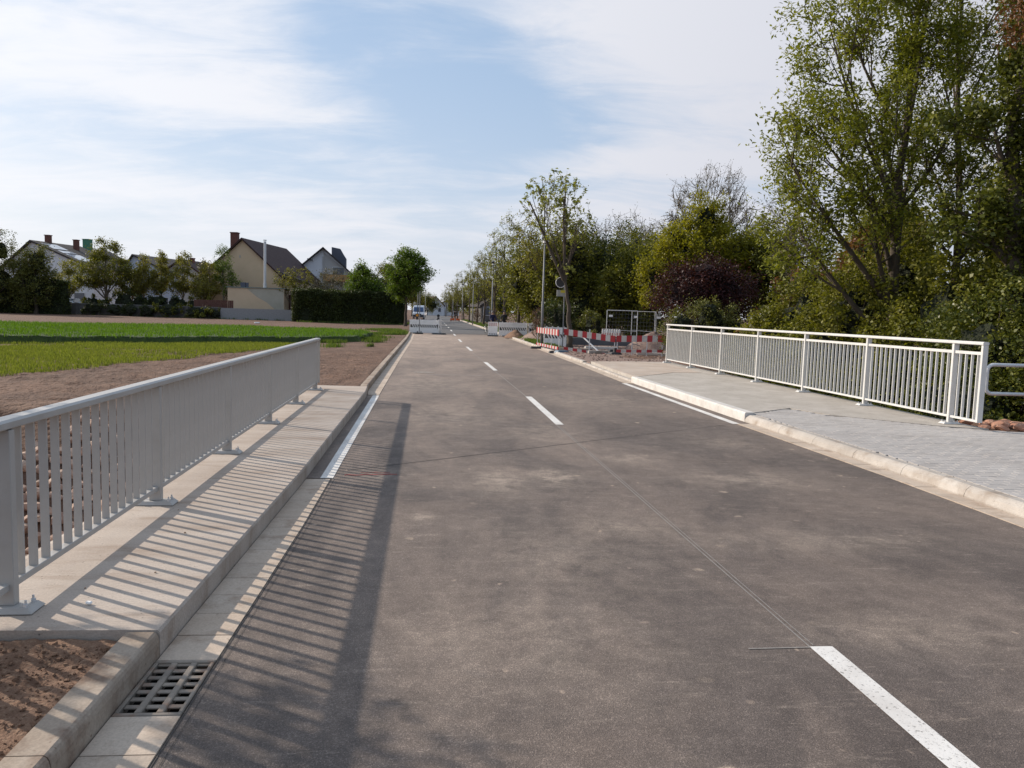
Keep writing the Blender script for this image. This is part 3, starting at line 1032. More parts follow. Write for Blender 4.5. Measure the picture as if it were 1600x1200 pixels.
# ------------------------------------------------------------------ railings
def railing(A, B, posts, nb, top, z0, height2, mat, label, near_ext, far_ext, hw=.05, bal=(.042, .014)):
    """A, B: ends (x, y) on the deck; local +y runs from A to B"""
    d = Vector((B[0] - A[0], B[1] - A[1], 0))
    Lr = d.length
    rz = math.atan2(-d.x, d.y)
    R = empty('bridge_railing', (A[0], A[1], z0), rz, label, 'railing')
    H = top - z0
    # handrail: flat box with eased top edges
    k = [(-hw, H - .042), (-hw, H - .012), (-hw + .014, H), (hw - .014, H), (hw, H - .012), (hw, H - .042), (hw - .02, H - .052), (-hw + .02, H - .052)]
    V = [(x, yv, z) for yv in (0, Lr) for x, z in k]
    n = len(k)
    Fc = [(i, (i + 1) % n, n + (i + 1) % n, n + i)[::-1] for i in range(n)] + [tuple(range(n)), tuple(range(2 * n - 1, n - 1, -1))]
    MB().add(V, Fc).build('handrail', mat, R)
    btop = H - .0525
    zb = .125
    if height2:
        btop = H - height2
        MB().box((0, Lr / 2, btop + .0125), (.05, Lr - .02, .045)).build('upper_rail', mat, R)
        btop = btop - .0105
    MB().box((0, Lr / 2, zb), (.05, Lr - .02, .036)).build('bottom_rail', mat, R, bevel=.003)
    pm = MB().box((0, 0, (H - .053 + .032) / 2), (.09, .05, H - .053 - .032)).mesh('post', mat, bevel=.003)
    # the post passes through the rails: shift it a hair outwards
    pl = MB().box((0, 0, .018), (.30, .15, .028), taper=(.82, .72)).mesh('base_plate', mat, bevel=.003)
    gm = MB().box((0, 0, .002), (.27, .13, .008)).mesh('grout', M['grout'])
    bl = MB().tube([(0, 0, .0), (0, 0, .013)], .013, 6).tube([(0, 0, .013), (0, 0, .032)], .006, 8).mesh('bolt', M['galv'])
    for p in posts:
        po = obj('post', pm, R, (.001, p, 0))
        bp = obj('base_plate', pl, R, (.0, p, 0))
        obj('grout_pad', gm, R, (0, p, 0))
        for sx in (-.105, .105):
            for sy in (-.038, .038):
                obj('bolt', bl, bp, (sx, sy, .032))
    em = MB().box((0, 0, (H - .053 + zb - .018) / 2), (.088, .045, H - .053 - zb + .018)).mesh('end_stile', mat, bevel=.003)
    ends = []
    if near_ext:
        obj('end_stile', em, R, (.0015, .0235, 0))
    if far_ext:
        obj('end_stile', em, R, (.0015, Lr - .0235, 0))
    lb = btop - (zb + .018)
    bm_ = MB().box((0, 0, 0), (bal[0], bal[1], lb)).mesh('baluster', mat)
    marks = ([0.0] if near_ext else []) + list(posts) + ([Lr - .02] if far_ext else [])
    for i in range(len(marks) - 1):
        a, c = marks[i], marks[i + 1]
        n_ = max(1, round((c - a) / nb) - 1)
        for j in range(n_):
            yv = a + (c - a) * (j + 1) / (n_ + 1)
            obj('baluster', bm_, R, (0, yv, zb + .018 + lb / 2))
    return R


lx = lambda y: -2.14 - .0192 * (y - 3.95)
A, B = (lx(3.28), 3.28), (lx(15.02), 15.02)
railing(A, B, [.67 + 2.142 * i for i in range(6)], .134, 1.105, .135, 0, M['rail'], 'long light grey balustrade railing on the left side of the bridge', True, True, hw=.052)
rx = lambda y: 8.15 - .0268 * (y - 11.5)
A, B = (rx(10.86), 10.86), (rx(25.95), 25.95)
railing(A, B, [.66 + 2.385 * i for i in range(7)], .141, 1.47, .135, .19, M['railw'], 'tall white balustrade railing with an upper rail along the right pavement', True, False, hw=.05, bal=(.042, .014))

# galvanised hoop rail at the right edge
hp = empty('tubular_guard_rail', (8.72, 11.55, -.06), 0, 'galvanised tube guard rail with rounded corners at the right photo edge', 'guard rail')
def arc(cx, cz, r, a0, a1, n=6):
    return [(cx + r * math.cos(a0 + (a1 - a0) * i / n), cz + r * math.sin(a0 + (a1 - a0) * i / n)) for i in range(n + 1)]


pts = [(1.9, 1.155)] + arc(.10 + .02, 1.055, .10, math.pi / 2, math.pi) + arc(.12, .79, .10, math.pi, 1.5 * math.pi) + [(1.9, .69)]
pts = [(p, -p * .03, z) for p, z in pts]
MB().tube(pts, .030, 12, cap=True).build('hoop', M['galv'], hp, smooth=True)
for px_ in (1.3, 1.9):
    MB().tube([(px_, -.04, -.05), (px_, -.04, 1.13)], .024, 10).build('post', M['galv'], hp, smooth=True)

# ------------------------------------------------------------------ stones
def stone_mesh(name, mat, seed, sub=2):
    r = random.Random(seed)
    bm = bmesh.new()
    bmesh.ops.create_icosphere(bm, subdivisions=sub, radius=.5)
    cuts = [(Vector((r.uniform(-1, 1), r.uniform(-1, 1), r.uniform(-1, 1))).normalized(), r.uniform(.26, .42)) for _ in range(8)]
    for v in bm.verts:
        for n_, d_ in cuts:
            e_ = v.co.dot(n_) - d_
            if e_ > 0:
                v.co -= n_ * e_ * .92
        v.co += v.co * (mnoise.noise(v.co * 3.1 + Vector((seed, 0, 0))) * .10)
    me = bpy.data.meshes.new(name)
    bm.to_mesh(me)
    bm.free()
    me.materials.append(mat)
    return me


smesh = [stone_mesh('stone', M['redstone'], s_, 1) for s_ in range(7)]
bank = struct(empty('stone_bank', (0, 0, 0)))
stones = []
# riprap slopes of the brook beyond the left railing
for face in ('far', 'near'):
    s_ = .26
    t = 0.0
    yv = 9.2 if face == 'far' else 4.6
    while yv < (12.35 if face == 'far' else 8.2):
        xv = -2.62 - (.0 if face == 'far' else .1)
        while xv > (-9 if yv < 11.6 else -5.5):
            x_ = xv + random.uniform(-.07, .07)
            y_ = yv + random.uniform(-.07, .07)
            sz = random.uniform(.16, .32)
            stones.append((x_, y_, sz))
            xv -= sz * random.uniform(.75, .95)
        yv += .20
stones.sort(key=lambda q: math.hypot(q[0], q[1]) + (50 if q[1] < -q[0] * 1.1 else 0))
restV, restF = [], []
cnt = 0
nv = 0
stpts = []
for i, (x_, y_, sz) in enumerate(stones):
    z_ = float(ground_z(np.array(x_), np.array(y_))) + sz * .12
    sc = Vector((sz * random.uniform(.9, 1.3), sz * random.uniform(.8, 1.1), sz * random.uniform(.55, .85)))
    rot = (random.uniform(-.3, .3), random.uniform(-.3, .3), random.uniform(0, 6.28))
    if i < 295:
        o = obj('stone', random.choice(smesh), bank, (x_, y_, z_))
        o.scale = sc
        o.rotation_euler = rot
    else:
        stpts.append((x_, y_, z_, sc, rot))
jm = bmesh.new()
for x_, y_, z_, sc, rot in stpts:
    me = random.choice(smesh)
    mt = Matrix.Translation((x_, y_, z_)) @ Matrix.Rotation(rot[2], 4, 'Z') @ Matrix.Rotation(rot[0], 4, 'X') @ Matrix.Diagonal((*sc, 1))
    n0 = len(jm.verts)
    jm.from_mesh(me)
    jm.verts.ensure_lookup_table()
    for v in jm.verts[n0:]:
        v.co = mt @ v.co
me = bpy.data.meshes.new('stones')
jm.to_mesh(me)
jm.free()
me.materials.append(M['redstone'])
obj('stones', me, bank)['kind'] = 'stuff'
bank['kind'] = 'structure'
# orange rocks at the end of the right railing
om = [stone_mesh('rock', M['orangestone'], 40 + s_, 2) for s_ in range(5)]
rk = [(8.50, 11.62, .34), (8.74, 11.50, .28), (8.55, 11.27, .24), (8.88, 11.33, .36), (8.76, 11.13, .27), (9.06, 11.06, .36), (9.14, 11.35, .34), (9.32, 11.02, .30), (9.40, 11.3, .4), (8.95, 11.62, .3), (9.2, 11.62, .32)]
rlab = ['reddish rock farthest left behind the right railing end', 'small orange rock just right of the railing end', 'low flat orange rock nearest the paving by the railing',
        'large orange rock in the middle of the small rock row', 'pale orange rock in front of the row', 'blocky orange rock towards the right photo edge',
        'brown rock behind the blocky orange one', 'small rock at the right photo edge', 'big rock half outside the right photo edge', 'brown rock in the shade behind the row', 'dark rock at the back right of the row']
for (x_, y_, sz), lb in zip(rk, rlab):
    sz *= .74
    o = obj('rock', random.choice(om), None, (x_, y_, .10 + sz * .16))
    o.scale = (sz * 1.2, sz, sz * .62)
    o.rotation_euler = (random.uniform(-.2, .2), random.uniform(-.2, .2), random.uniform(0, 6))
    tag(o, lb, 'rock', 'orange rocks at the end of the right railing')
struct(MB().prism([(8.40, 10.98), (9.0, 10.42), (14, 10.2), (14, 12.2), (8.5, 12.2)], -.5, .095).build('rock_bed', M['clay']))

# ------------------------------------------------------------------ vegetation
def tubes(P, R, n):
    """P (N,K,3) polylines, R (N,K) radii -> verts, quads"""
    N_, K, _ = P.shape
    D = np.gradient(P, axis=1)
    D /= np.linalg.norm(D, axis=2, keepdims=True) + 1e-9
    a = np.where(np.abs(D[..., 2:3]) < .9, np.array([0, 0, 1.0]), np.array([1.0, 0, 0]))
    U = np.cross(D, a)
    U /= np.linalg.norm(U, axis=2, keepdims=True) + 1e-9
    Wv = np.cross(D, U)
    t = np.arange(n) * 2 * np.pi / n
    ring = U[:, :, None, :] * np.cos(t)[None, None, :, None] + Wv[:, :, None, :] * np.sin(t)[None, None, :, None]
    V = P[:, :, None, :] + ring * R[:, :, None, None]
    idx = np.arange(N_ * K * n).reshape(N_, K, n)
    a0 = idx[:, :-1, :]
    a1 = np.roll(idx, -1, axis=2)[:, :-1, :]
    b0 = idx[:, 1:, :]
    b1 = np.roll(idx, -1, axis=2)[:, 1:, :]
    Fq = np.stack([a0, a1, b1, b0], -1).reshape(-1, 4)
    return V.reshape(-1, 3), Fq


def bez(A_, C_, B_, K):
    t = np.linspace(0, 1, K)[None, :, None]
    return A_[:, None] * (1 - t) ** 2 + C_[:, None] * 2 * t * (1 - t) + B_[:, None] * t ** 2


def kmeans(P, k, it=5, r=rng):
    c = P[r.choice(len(P), min(k, len(P)), replace=False)]
    for _ in range(it):
        d = ((P[:, None] - c[None]) ** 2).sum(-1)
        lab = d.argmin(1)
        for j in range(len(c)):
            if (lab == j).any():
                c[j] = P[lab == j].mean(0)
    return c, lab


def leaves(C_, size, r, flat=.35, fold=.25, aspect=.5, dropdir=None):
    n = len(C_)
    nrm = r.normal(size=(n, 3))
    nrm[:, 2] = np.abs(nrm[:, 2]) + flat
    nrm /= np.linalg.norm(nrm, axis=1, keepdims=True)
    a = r.normal(size=(n, 3))
    if dropdir is not None:
        a = a + np.array(dropdir)
    a -= nrm * (a * nrm).sum(1, keepdims=True)
    a /= np.linalg.norm(a, axis=1, keepdims=True)
    b_ = np.cross(nrm, a)
    s = size * r.uniform(.6, 1.3, (n, 1))
    w = s * aspect
    V = np.stack([C_ - a * s * .5, C_ + b_ * w * .5 + nrm * w * fold - a * s * .05, C_ + a * s * .5, C_ - b_ * w * .5 + nrm * w * fold - a * s * .05], 1).reshape(-1, 3)
    i = np.arange(n)[:, None] * 4
    return V, i + np.array([[0, 1, 2, 3]])


def sample_blobs(blobs, n, r, shell=.55):
    vol = np.array([b_[3] * b_[4] * b_[5] for b_ in blobs]) ** .8
    pick = r.choice(len(blobs), n, p=vol / vol.sum())
    B_ = np.array(blobs)[pick]
    d = r.normal(size=(n, 3))
    d /= np.linalg.norm(d, axis=1, keepdims=True)
    rad = r.uniform(0, 1, n) ** (1 / 3.0)
    rad = shell * (rad * .35 + .65) + (1 - shell) * rad
    rad *= r.uniform(.82, 1.16, n) + .16 * np.sin(d[:, 0] * 4.1 + B_[:, 0] * 3) * np.sin(d[:, 2] * 5.3 + B_[:, 2])
    return B_[:, :3] + d * B_[:, 3:6] * rad[:, None]


def tree(name, label, cat, base, trunk, r0, blobs, leaf, nl=7, nb=36, nt=300, lpt=30, lsize=.12, spread=.3, bark='bark', group=None, seed=1, rise=.45, core=None, shell=.55, aspect=.5,
         clump=True, twigs=True, tw=1.0, flat=.35, partname='crown', tmin=.25, drop=None, taper=.82, ck=.42, extra=()):
    """trunk: list of local points; blobs: ellipsoids (cx,cy,cz,rx,ry,rz) local"""
    r = np.random.default_rng(seed)
    root = empty(name, base, 0, label, cat, group)
    T = np.array(trunk, float)
    seg = np.linalg.norm(np.diff(T, axis=0), axis=1)
    cum = np.concatenate([[0], np.cumsum(seg)])
    K = 14
    tt = np.linspace(0, cum[-1], K)
    TP = np.stack([np.interp(tt, cum, T[:, i]) for i in range(3)], 1)
    TP[1:-1, :2] += r.normal(size=(K - 2, 2)) * r0 * .18
    TR = r0 * (1 - taper * (tt / cum[-1]) ** .9)
    TR[0] *= 1.35
    V0, F0 = tubes(TP[None], TR[None], 10)
    tips = sample_blobs(blobs, nt, r, shell)
    tips[:, 2] = np.maximum(tips[:, 2], .15)
    VV, FF, off = [V0], [F0], len(V0)
    LP = []
    for ep, er0, er1 in extra:
        E_ = np.array(ep, float)
        t_ = np.linspace(0, 1, 9)
        ti = np.linspace(0, 1, len(E_))
        EP = np.stack([np.interp(t_, ti, E_[:, i]) for i in range(3)], 1)[None]
        v, f = tubes(EP, np.linspace(er0, er1, 9)[None], 8)
        VV.append(v)
        FF.append(f + off)
        off += len(v)
    c1, lab1 = kmeans(tips, nl, r=r)
    top = TP[-1]
    for j in range(len(c1)):
        sel = tips[lab1 == j]
        if len(sel) == 0:
            continue
        cen = c1[j]
        hd = math.hypot(cen[0] - top[0], cen[1] - top[1])
        zt = cen[2] - hd * rise - .2 * abs(cen[2] - TP[0, 2])
        lo_, hi_ = TP[0, 2] + tmin * (TP[-1, 2] - TP[0, 2]), TP[-1, 2]
        zt = min(max(zt, lo_), hi_ * .98)
        k = int(np.argmin(np.abs(TP[:, 2] - zt)))
        A_ = TP[k]
        ctrl = A_ * .45 + cen * .55 + np.array([0, 0, -.12 * hd]) + r.normal(size=3) * .06 * np.linalg.norm(cen - A_)
        Kp = 8
        lp = bez(A_[None], ctrl[None], cen[None], Kp)
        ra = TR[k] * .62
        lr = np.linspace(ra, max(ra * .22, .008), Kp)[None]
        v, f = tubes(lp, lr, 6)
        VV.append(v)
        FF.append(f + off)
        off += len(v)
        kb = max(1, int(round(nb * len(sel) / nt)))
        c2, lab2 = kmeans(sel, kb, 4, r)
        st = lp[0][np.clip((r.uniform(.30, .98, len(c2)) * Kp).astype(int), 0, Kp - 1)]
        cc = st * .5 + c2 * .5 + r.normal(size=c2.shape) * .10 * np.linalg.norm(c2 - st, axis=1, keepdims=True)
        cc[:, 2] -= .06 * np.linalg.norm(c2 - st, axis=1)
        bp = bez(st, cc, c2, 5)
        br = np.linspace(max(ra * .34, .010), max(ra * .12, .005), 5)[None].repeat(len(c2), 0)
        v, f = tubes(bp, br, 4)
        VV.append(v)
        FF.append(f + off)
        off += len(v)
        own = c2[lab2]
        stb = bp[lab2, np.clip((r.uniform(.45, 1, len(sel)) * 5).astype(int), 0, 4)]
        cc = stb * .5 + sel * .5 + r.normal(size=sel.shape) * .10 * np.linalg.norm(sel - stb, axis=1, keepdims=True)
        tp = bez(stb, cc, sel, 4)
        if twigs:
            rr = np.linspace(max(ra * .10, .0045), .0025, 4)[None].repeat(len(sel), 0) * tw
            v, f = tubes(tp, rr, 3)
            VV.append(v)
            FF.append(f + off)
            off += len(v)
        LP.append(tp)
    me = np_mesh('trunk', np.concatenate(VV), np.concatenate(FF), M[bark], smooth=True)
    obj('trunk', me, root)
    if lpt > 0:
        TPs = np.concatenate(LP)
        n = len(TPs)
        w = r.uniform(.3, 1.7, n) if clump else np.ones(n)
        reps = np.maximum(1, (lpt * w).astype(int))
        ix = np.repeat(np.arange(n), reps)
        t = r.uniform(.25, 1.05, len(ix))
        k0 = np.clip((t * 3).astype(int), 0, 2)
        fr_ = (t * 3 - k0)[:, None]
        C_ = TPs[ix, k0] * (1 - fr_) + TPs[ix, k0 + 1] * fr_
        C_ = C_ + r.normal(size=C_.shape) * spread * .5
        V, Fq = leaves(C_, lsize, r, flat, aspect=aspect, dropdir=drop)
        ctint = r.uniform(0, 1, n)[ix] * .55 + r.uniform(0, 1, len(ix)) * .45
        obj(partname, np_mesh(partname, V, Fq, G[leaf], tint=ctint), root)
    if core:
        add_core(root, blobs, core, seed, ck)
    return root


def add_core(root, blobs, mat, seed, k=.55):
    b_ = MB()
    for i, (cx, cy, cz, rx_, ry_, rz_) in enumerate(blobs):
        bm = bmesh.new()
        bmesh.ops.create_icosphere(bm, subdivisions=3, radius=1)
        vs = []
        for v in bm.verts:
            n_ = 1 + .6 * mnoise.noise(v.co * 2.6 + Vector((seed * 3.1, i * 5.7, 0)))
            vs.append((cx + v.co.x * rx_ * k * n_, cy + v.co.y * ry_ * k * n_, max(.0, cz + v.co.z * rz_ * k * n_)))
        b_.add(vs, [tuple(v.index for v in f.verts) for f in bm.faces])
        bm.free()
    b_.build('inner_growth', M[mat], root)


def bush(name, label, cat, base, blobs, leaf, n, lsize, core='core', group=None, seed=1, stems=18, k=.58, aspect=.6, shellw=.32, clumpn=None, flat=.25):
    """leafy mass: clumped leaves through the outer shell of the blobs, thin stems, a dark inside"""
    r = np.random.default_rng(seed)
    root = empty(name, base, 0, label, cat, group)
    nc = clumpn or max(20, n // 60)
    cc = sample_blobs(blobs, nc, r, .8)
    cs = r.uniform(.4, 1.2, nc)
    mean_r = np.mean([b_[3] + b_[4] + b_[5] for b_ in blobs]) / 3
    ix = r.integers(0, nc, n)
    C_ = cc[ix] + r.normal(size=(n, 3)) * (shellw * .5 * min(1.0, mean_r)) * cs[ix][:, None]
    C_[:, 2] = np.maximum(C_[:, 2], .02)
    V, Fq = leaves(C_, lsize, r, flat, aspect=aspect)
    ct = r.uniform(0, 1, nc)[ix] * .5 + r.uniform(0, 1, n) * .5
    obj('foliage', np_mesh('foliage', V, Fq, G[leaf], tint=ct), root)
    if stems:
        j = r.choice(nc, min(stems, nc), replace=False)
        E_ = cc[j] * 1.0
        b0 = np.array([np.array(blobs[0][:2]) for _ in j]) * .6 + E_[:, :2] * .4
        A_ = np.concatenate([b0, np.zeros((len(j), 1))], 1)
        Cm = A_ * .5 + E_ * .5 + r.normal(size=E_.shape) * .12
        P = bez(A_, Cm, E_, 5)
        R_ = np.linspace(.02, .006, 5)[None].repeat(len(j), 0)
        v, f = tubes(P, R_, 4)
        obj('stem', np_mesh('stem', v, f, M['bark'], smooth=True), root)
    if core:
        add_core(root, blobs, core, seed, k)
    return root


def tufts(name, label, pts, h, leaf, blades=5, width=.012, spread=.05, kind='stuff', cat='grass', seed=3, lean=.35):
    r = np.random.default_rng(seed)
    pts = np.asarray(pts)
    n = len(pts) * blades
    B_ = np.repeat(pts, blades, 0)
    B_[:, :2] += r.normal(size=(n, 2)) * spread
    hh = h * r.uniform(.55, 1.25, n)
    a = r.uniform(0, 2 * np.pi, n)
    d = np.stack([np.cos(a), np.sin(a), np.zeros(n)], 1)
    sd = np.stack([-np.sin(a), np.cos(a), np.zeros(n)], 1)
    ln = r.uniform(.1, 1, n)[:, None] * lean * hh[:, None]
    w = width * r.uniform(.7, 1.3, n)[:, None]
    midp = B_ + d * ln * .4
    midp[:, 2] += hh * .6
    tip = B_ + d * ln
    tip[:, 2] += hh
    V = np.stack([B_ - sd * w * .5, B_ + sd * w * .5, midp + sd * w * .42, tip, midp - sd * w * .42], 1).reshape(-1, 3)
    i = np.arange(n)[:, None] * 5
    Fq = i + np.array([[0, 1, 2, 3, 4]])
    o = obj(name, np_mesh(name, V, Fq, G[leaf], tint=r.uniform(0, 1, n) * .6 + np.repeat(r.uniform(0, 1, len(pts)), blades) * .4))
    return tag(o, label, cat, kind=kind)


def inpoly(P, poly):
    x, y = P[:, 0], P[:, 1]
    ins = np.zeros(len(P), bool)
    n = len(poly)
    for i in range(n):
        x1, y1 = poly[i]
        x2, y2 = poly[(i + 1) % n]
        c = ((y1 > y) != (y2 > y)) & (x < (x2 - x1) * (y - y1) / (y2 - y1 + 1e-12) + x1)
        ins ^= c
    return ins


# --- the two crops
tall = [(-3.9, 42), (-4.1, 38.6), (-8.1, 34.7), (-15.9, 29.4), (-45, 14), (-75, 14), (-75, 34), (-25, 46.5), (-12.5, 52), (-5.0, 49.5), (-3.9, 45)]
young = [(-7.5, 25), (-6.4, 30), (-5.4, 35), (-8.1, 34.5), (-15.9, 29.2), (-32, 20), (-32, 13), (-14, 13), (-9.6, 17.2), (-8.5, 21.3)]


def jitter_grid(poly, step, seed, jit=.4):
    r = np.random.default_rng(seed)
    P = np.array(poly)
    x0, y0 = P.min(0)
    x1, y1 = P.max(0)
    X, Y = np.meshgrid(np.arange(x0, x1, step[0]), np.arange(y0, y1, step[1]))
    Q = np.stack([X.ravel(), Y.ravel()], 1)
    Q += r.uniform(-jit, jit, Q.shape) * np.array(step)
    edge = (fbm(Q[:, 0] * .8, Q[:, 1] * .8, 3, seed) - .5) * 1.6
    Q2 = Q + edge[:, None] * np.array([[.6, .6]])
    return Q[inpoly(Q2, poly)]


def culled(Q, xmax=0):
    # only the wedge of field that can be seen from about the photo's position
    return Q[(Q[:, 0] > -(Q[:, 1] + 6) * .80)]


def grass_cover(name, poly, z, mat, seed):
    """earth-hugging green sheet under the blades"""
    b_ = MB()
    b_.prism(poly, .0, z)
    return b_


Q = culled(jitter_grid(tall, (.30, .34), 11))
zq = ground_z(Q[:, 0], Q[:, 1])
d = Q[:, 1]
tufts('tall_crop', 'dense taller green cereal crop standing in the back strip of the field', np.column_stack([Q, zq + .22]), .17, 'crop', blades=10, width=.02, spread=.12, cat='crop', seed=12)
cx_, cy_ = np.arange(-62, -3.5, .22), np.arange(14, 68, .22)


def mass_z(X, Y):
    P = np.stack([X.ravel(), Y.ravel()], 1)
    e_ = ((fbm(P[:, 0] * .8, P[:, 1] * .8, 3, 11) - .5) * 1.6)[:, None] * .6
    i_ = inpoly(P + e_, tall).reshape(X.shape)
    return np.where(i_, ground_z(X, Y) + .27 + (fbm(X * 3, Y * 3, 3, 8) - .5) * .12, -.35)


om_ = obj('crop_mass', grid_mesh('crop_mass', cx_, cy_, mass_z, surf('cereal_mass', (.022, .042, .006), (.060, .095, .012), scale=5, rough=.9, bump=1, bscale=22, bdist=.06)))
tag(om_, 'closed body of the tall cereal strip under its blade tips', 'crop', kind='stuff')
Q = culled(jitter_grid(young, (.11, .12), 15))
keep = fbm(Q[:, 0] * .7, Q[:, 1] * .7, 3, 77) * 1.0 + rng.uniform(-.25, .25, len(Q)) > .30
Q = Q[keep]
zq = ground_z(Q[:, 0], Q[:, 1])
tufts('young_crop', 'short pale green young cereal growing in the nearer strip of the field', np.column_stack([Q, zq]), .10, 'crop2', blades=7, width=.015, spread=.06, cat='crop', seed=16)
# weeds at the crop's end and beside the left kerb
wd = []
for (cx, cy, r_, n_) in ((-4.1, 44, .8, 260), (-3.7, 40.5, .6, 160), (-3.3, 38, .35, 60), (-2.9, 50, .5, 120), (-2.75, 53.5, .5, 160), (-3.9, 50, .8, 120), (-5.2, 37, .5, 90), (-3.0, 33.5, .15, 14), (-4.6, 33, .5, 40), (-3.4, 56, .7, 220), (-4.5, 60, 1.2, 240)):
    p = np.random.default_rng(int(cx * -100)).normal(size=(n_, 2)) * r_ * .6 + (cx, cy)
    wd.append(p)
Q = np.concatenate(wd)
Q = Q[Q[:, 0] < kl(Q[:, 1]) - .2]
tufts('verge_weeds', 'patchy green weeds on the bare soil beside the left kerb', np.column_stack([Q, ground_z(Q[:, 0], Q[:, 1])]), .17, 'grass', blades=7, width=.02, spread=.08, cat='weeds', seed=18)
# grass strip under the garden walls at the back of the field
Q = np.random.default_rng(5).uniform((-60, 82), (-3.5, 92), (5200, 2))
Q = Q[(Q[:, 1] > 79.5 - Q[:, 0] * .13 + 5.4) | ((Q[:, 0] > -15) & (Q[:, 1] > 82.2) & (Q[:, 1] < 83.4))]
tufts('back_grass', 'dark grass along the foot of the garden walls behind the field', np.column_stack([Q, np.full(len(Q), .02)]), .22, 'grass', blades=5, width=.04, spread=.12, seed=19)
# right verge grass
wd = []
for (cx, cy, sx, sy, n_) in ((5.15, 41.5, .35, 3.0, 520), (5.2, 36.8, .25, 1.2, 160), (5.4, 47, .4, 2, 160), (5.5, 66, .9, 9, 700), (4.6, 95, .9, 16, 600), (3.9, 125, 1, 18, 400)):
    wd.append(np.random.default_rng(int(cy * 10)).normal(size=(n_, 2)) * (sx, sy) * .6 + (cx, cy))
Q = np.concatenate(wd)
Q = Q[Q[:, 0] > kr(Q[:, 1]) + .2]
tufts('verge_grass', 'bright green verge grass along the right kerb by the lamp posts', np.column_stack([Q, np.full(len(Q), .09)]), .16, 'grass', blades=8, width=.022, spread=.08, seed=20)

# --- big trees on the right
tree('ash_tree', 'tall airy ash tree with many slanting limbs behind the white railing', 'tree', (12.1, 19.6, -.6), [(0, 0, 0), (-.15, 0, 3), (-.1, .1, 7), (.1, .1, 11.5)], .19,
     [(-1.7, 0, 9.0, 1.9, 2.0, 2.8), (-2.7, -.3, 6.6, 1.5, 1.7, 1.9), (-.3, .2, 11.2, 1.7, 1.8, 2.4), (-2.9, .1, 4.5, 1.3, 1.4, 1.3), (.6, 0, 8, 1.4, 1.8, 2.3), (-1.1, -.6, 5.6, 1.4, 1.4, 1.4)],
     'ash', nl=15, nb=110, nt=1150, lpt=32, lsize=.125, spread=.27, seed=5, rise=.75, shell=.5, aspect=.42, tmin=.15, drop=(0, 0, -.5))
tree('ash_tree', 'second ash tree with thinner leafage between the ash and the ivy tree', 'tree', (14.2, 20.4, -.4), [(0, 0, 0), (.1, 0, 4), (-.2, .2, 9), (-.3, .3, 12.5)], .15,
     [(-.4, 0, 8.5, 2.0, 2.0, 2.6), (.4, .3, 11.5, 1.8, 1.8, 2.4), (-1.0, -.3, 5.6, 1.5, 1.6, 1.5), (.9, -.2, 6.4, 1.5, 1.7, 1.6)],
     'mid', nl=12, nb=80, nt=700, lpt=22, lsize=.12, spread=.30, seed=8, rise=.7, aspect=.42, drop=(0, 0, -.5))
tree('ivy_clad_tree', 'dark ivy covered tree trunk reaching up at the right photo edge', 'tree', (12.3, 15.8, -.2), [(0, 0, 0), (.05, 0, 3), (-.1, .1, 6.5), (.3, .1, 10.5)], .24,
     [(.1, 0, 1.8, .95, .9, 1.9), (.1, 0, 4.4, .80, .8, 1.7), (.15, 0, 6.9, .75, .8, 1.6), (-1.2, .1, 6.3, .9, .7, .45), (-1.0, 0, 4.2, .9, .8, .7), (.8, .2, 8.6, 1.2, 1.0, 1.4), (1.1, 0, 5.5, 1.0, .9, 2.5)],
     'ivy', nl=11, nb=70, nt=900, lpt=34, lsize=.105, spread=.26, seed=12, rise=.25, core=None, shell=.6, aspect=.75, tmin=.08)
tree('brown_leafed_tree', 'tree with rusty brown hanging leaves at the top right corner', 'tree', (13.6, 15.2, 0), [(0, 0, 0), (-.1, 0, 5), (-.4, .1, 10)], .14,
     [(-1.35, .2, 8.3, .9, .8, .9), (-.3, .2, 9.6, 1.2, 1.0, 1.2)], 'brown', nl=7, nb=40, nt=300, lpt=20, lsize=.13, spread=.28, seed=14, rise=.6, aspect=.3, drop=(0, 0, -1.6), flat=.0)

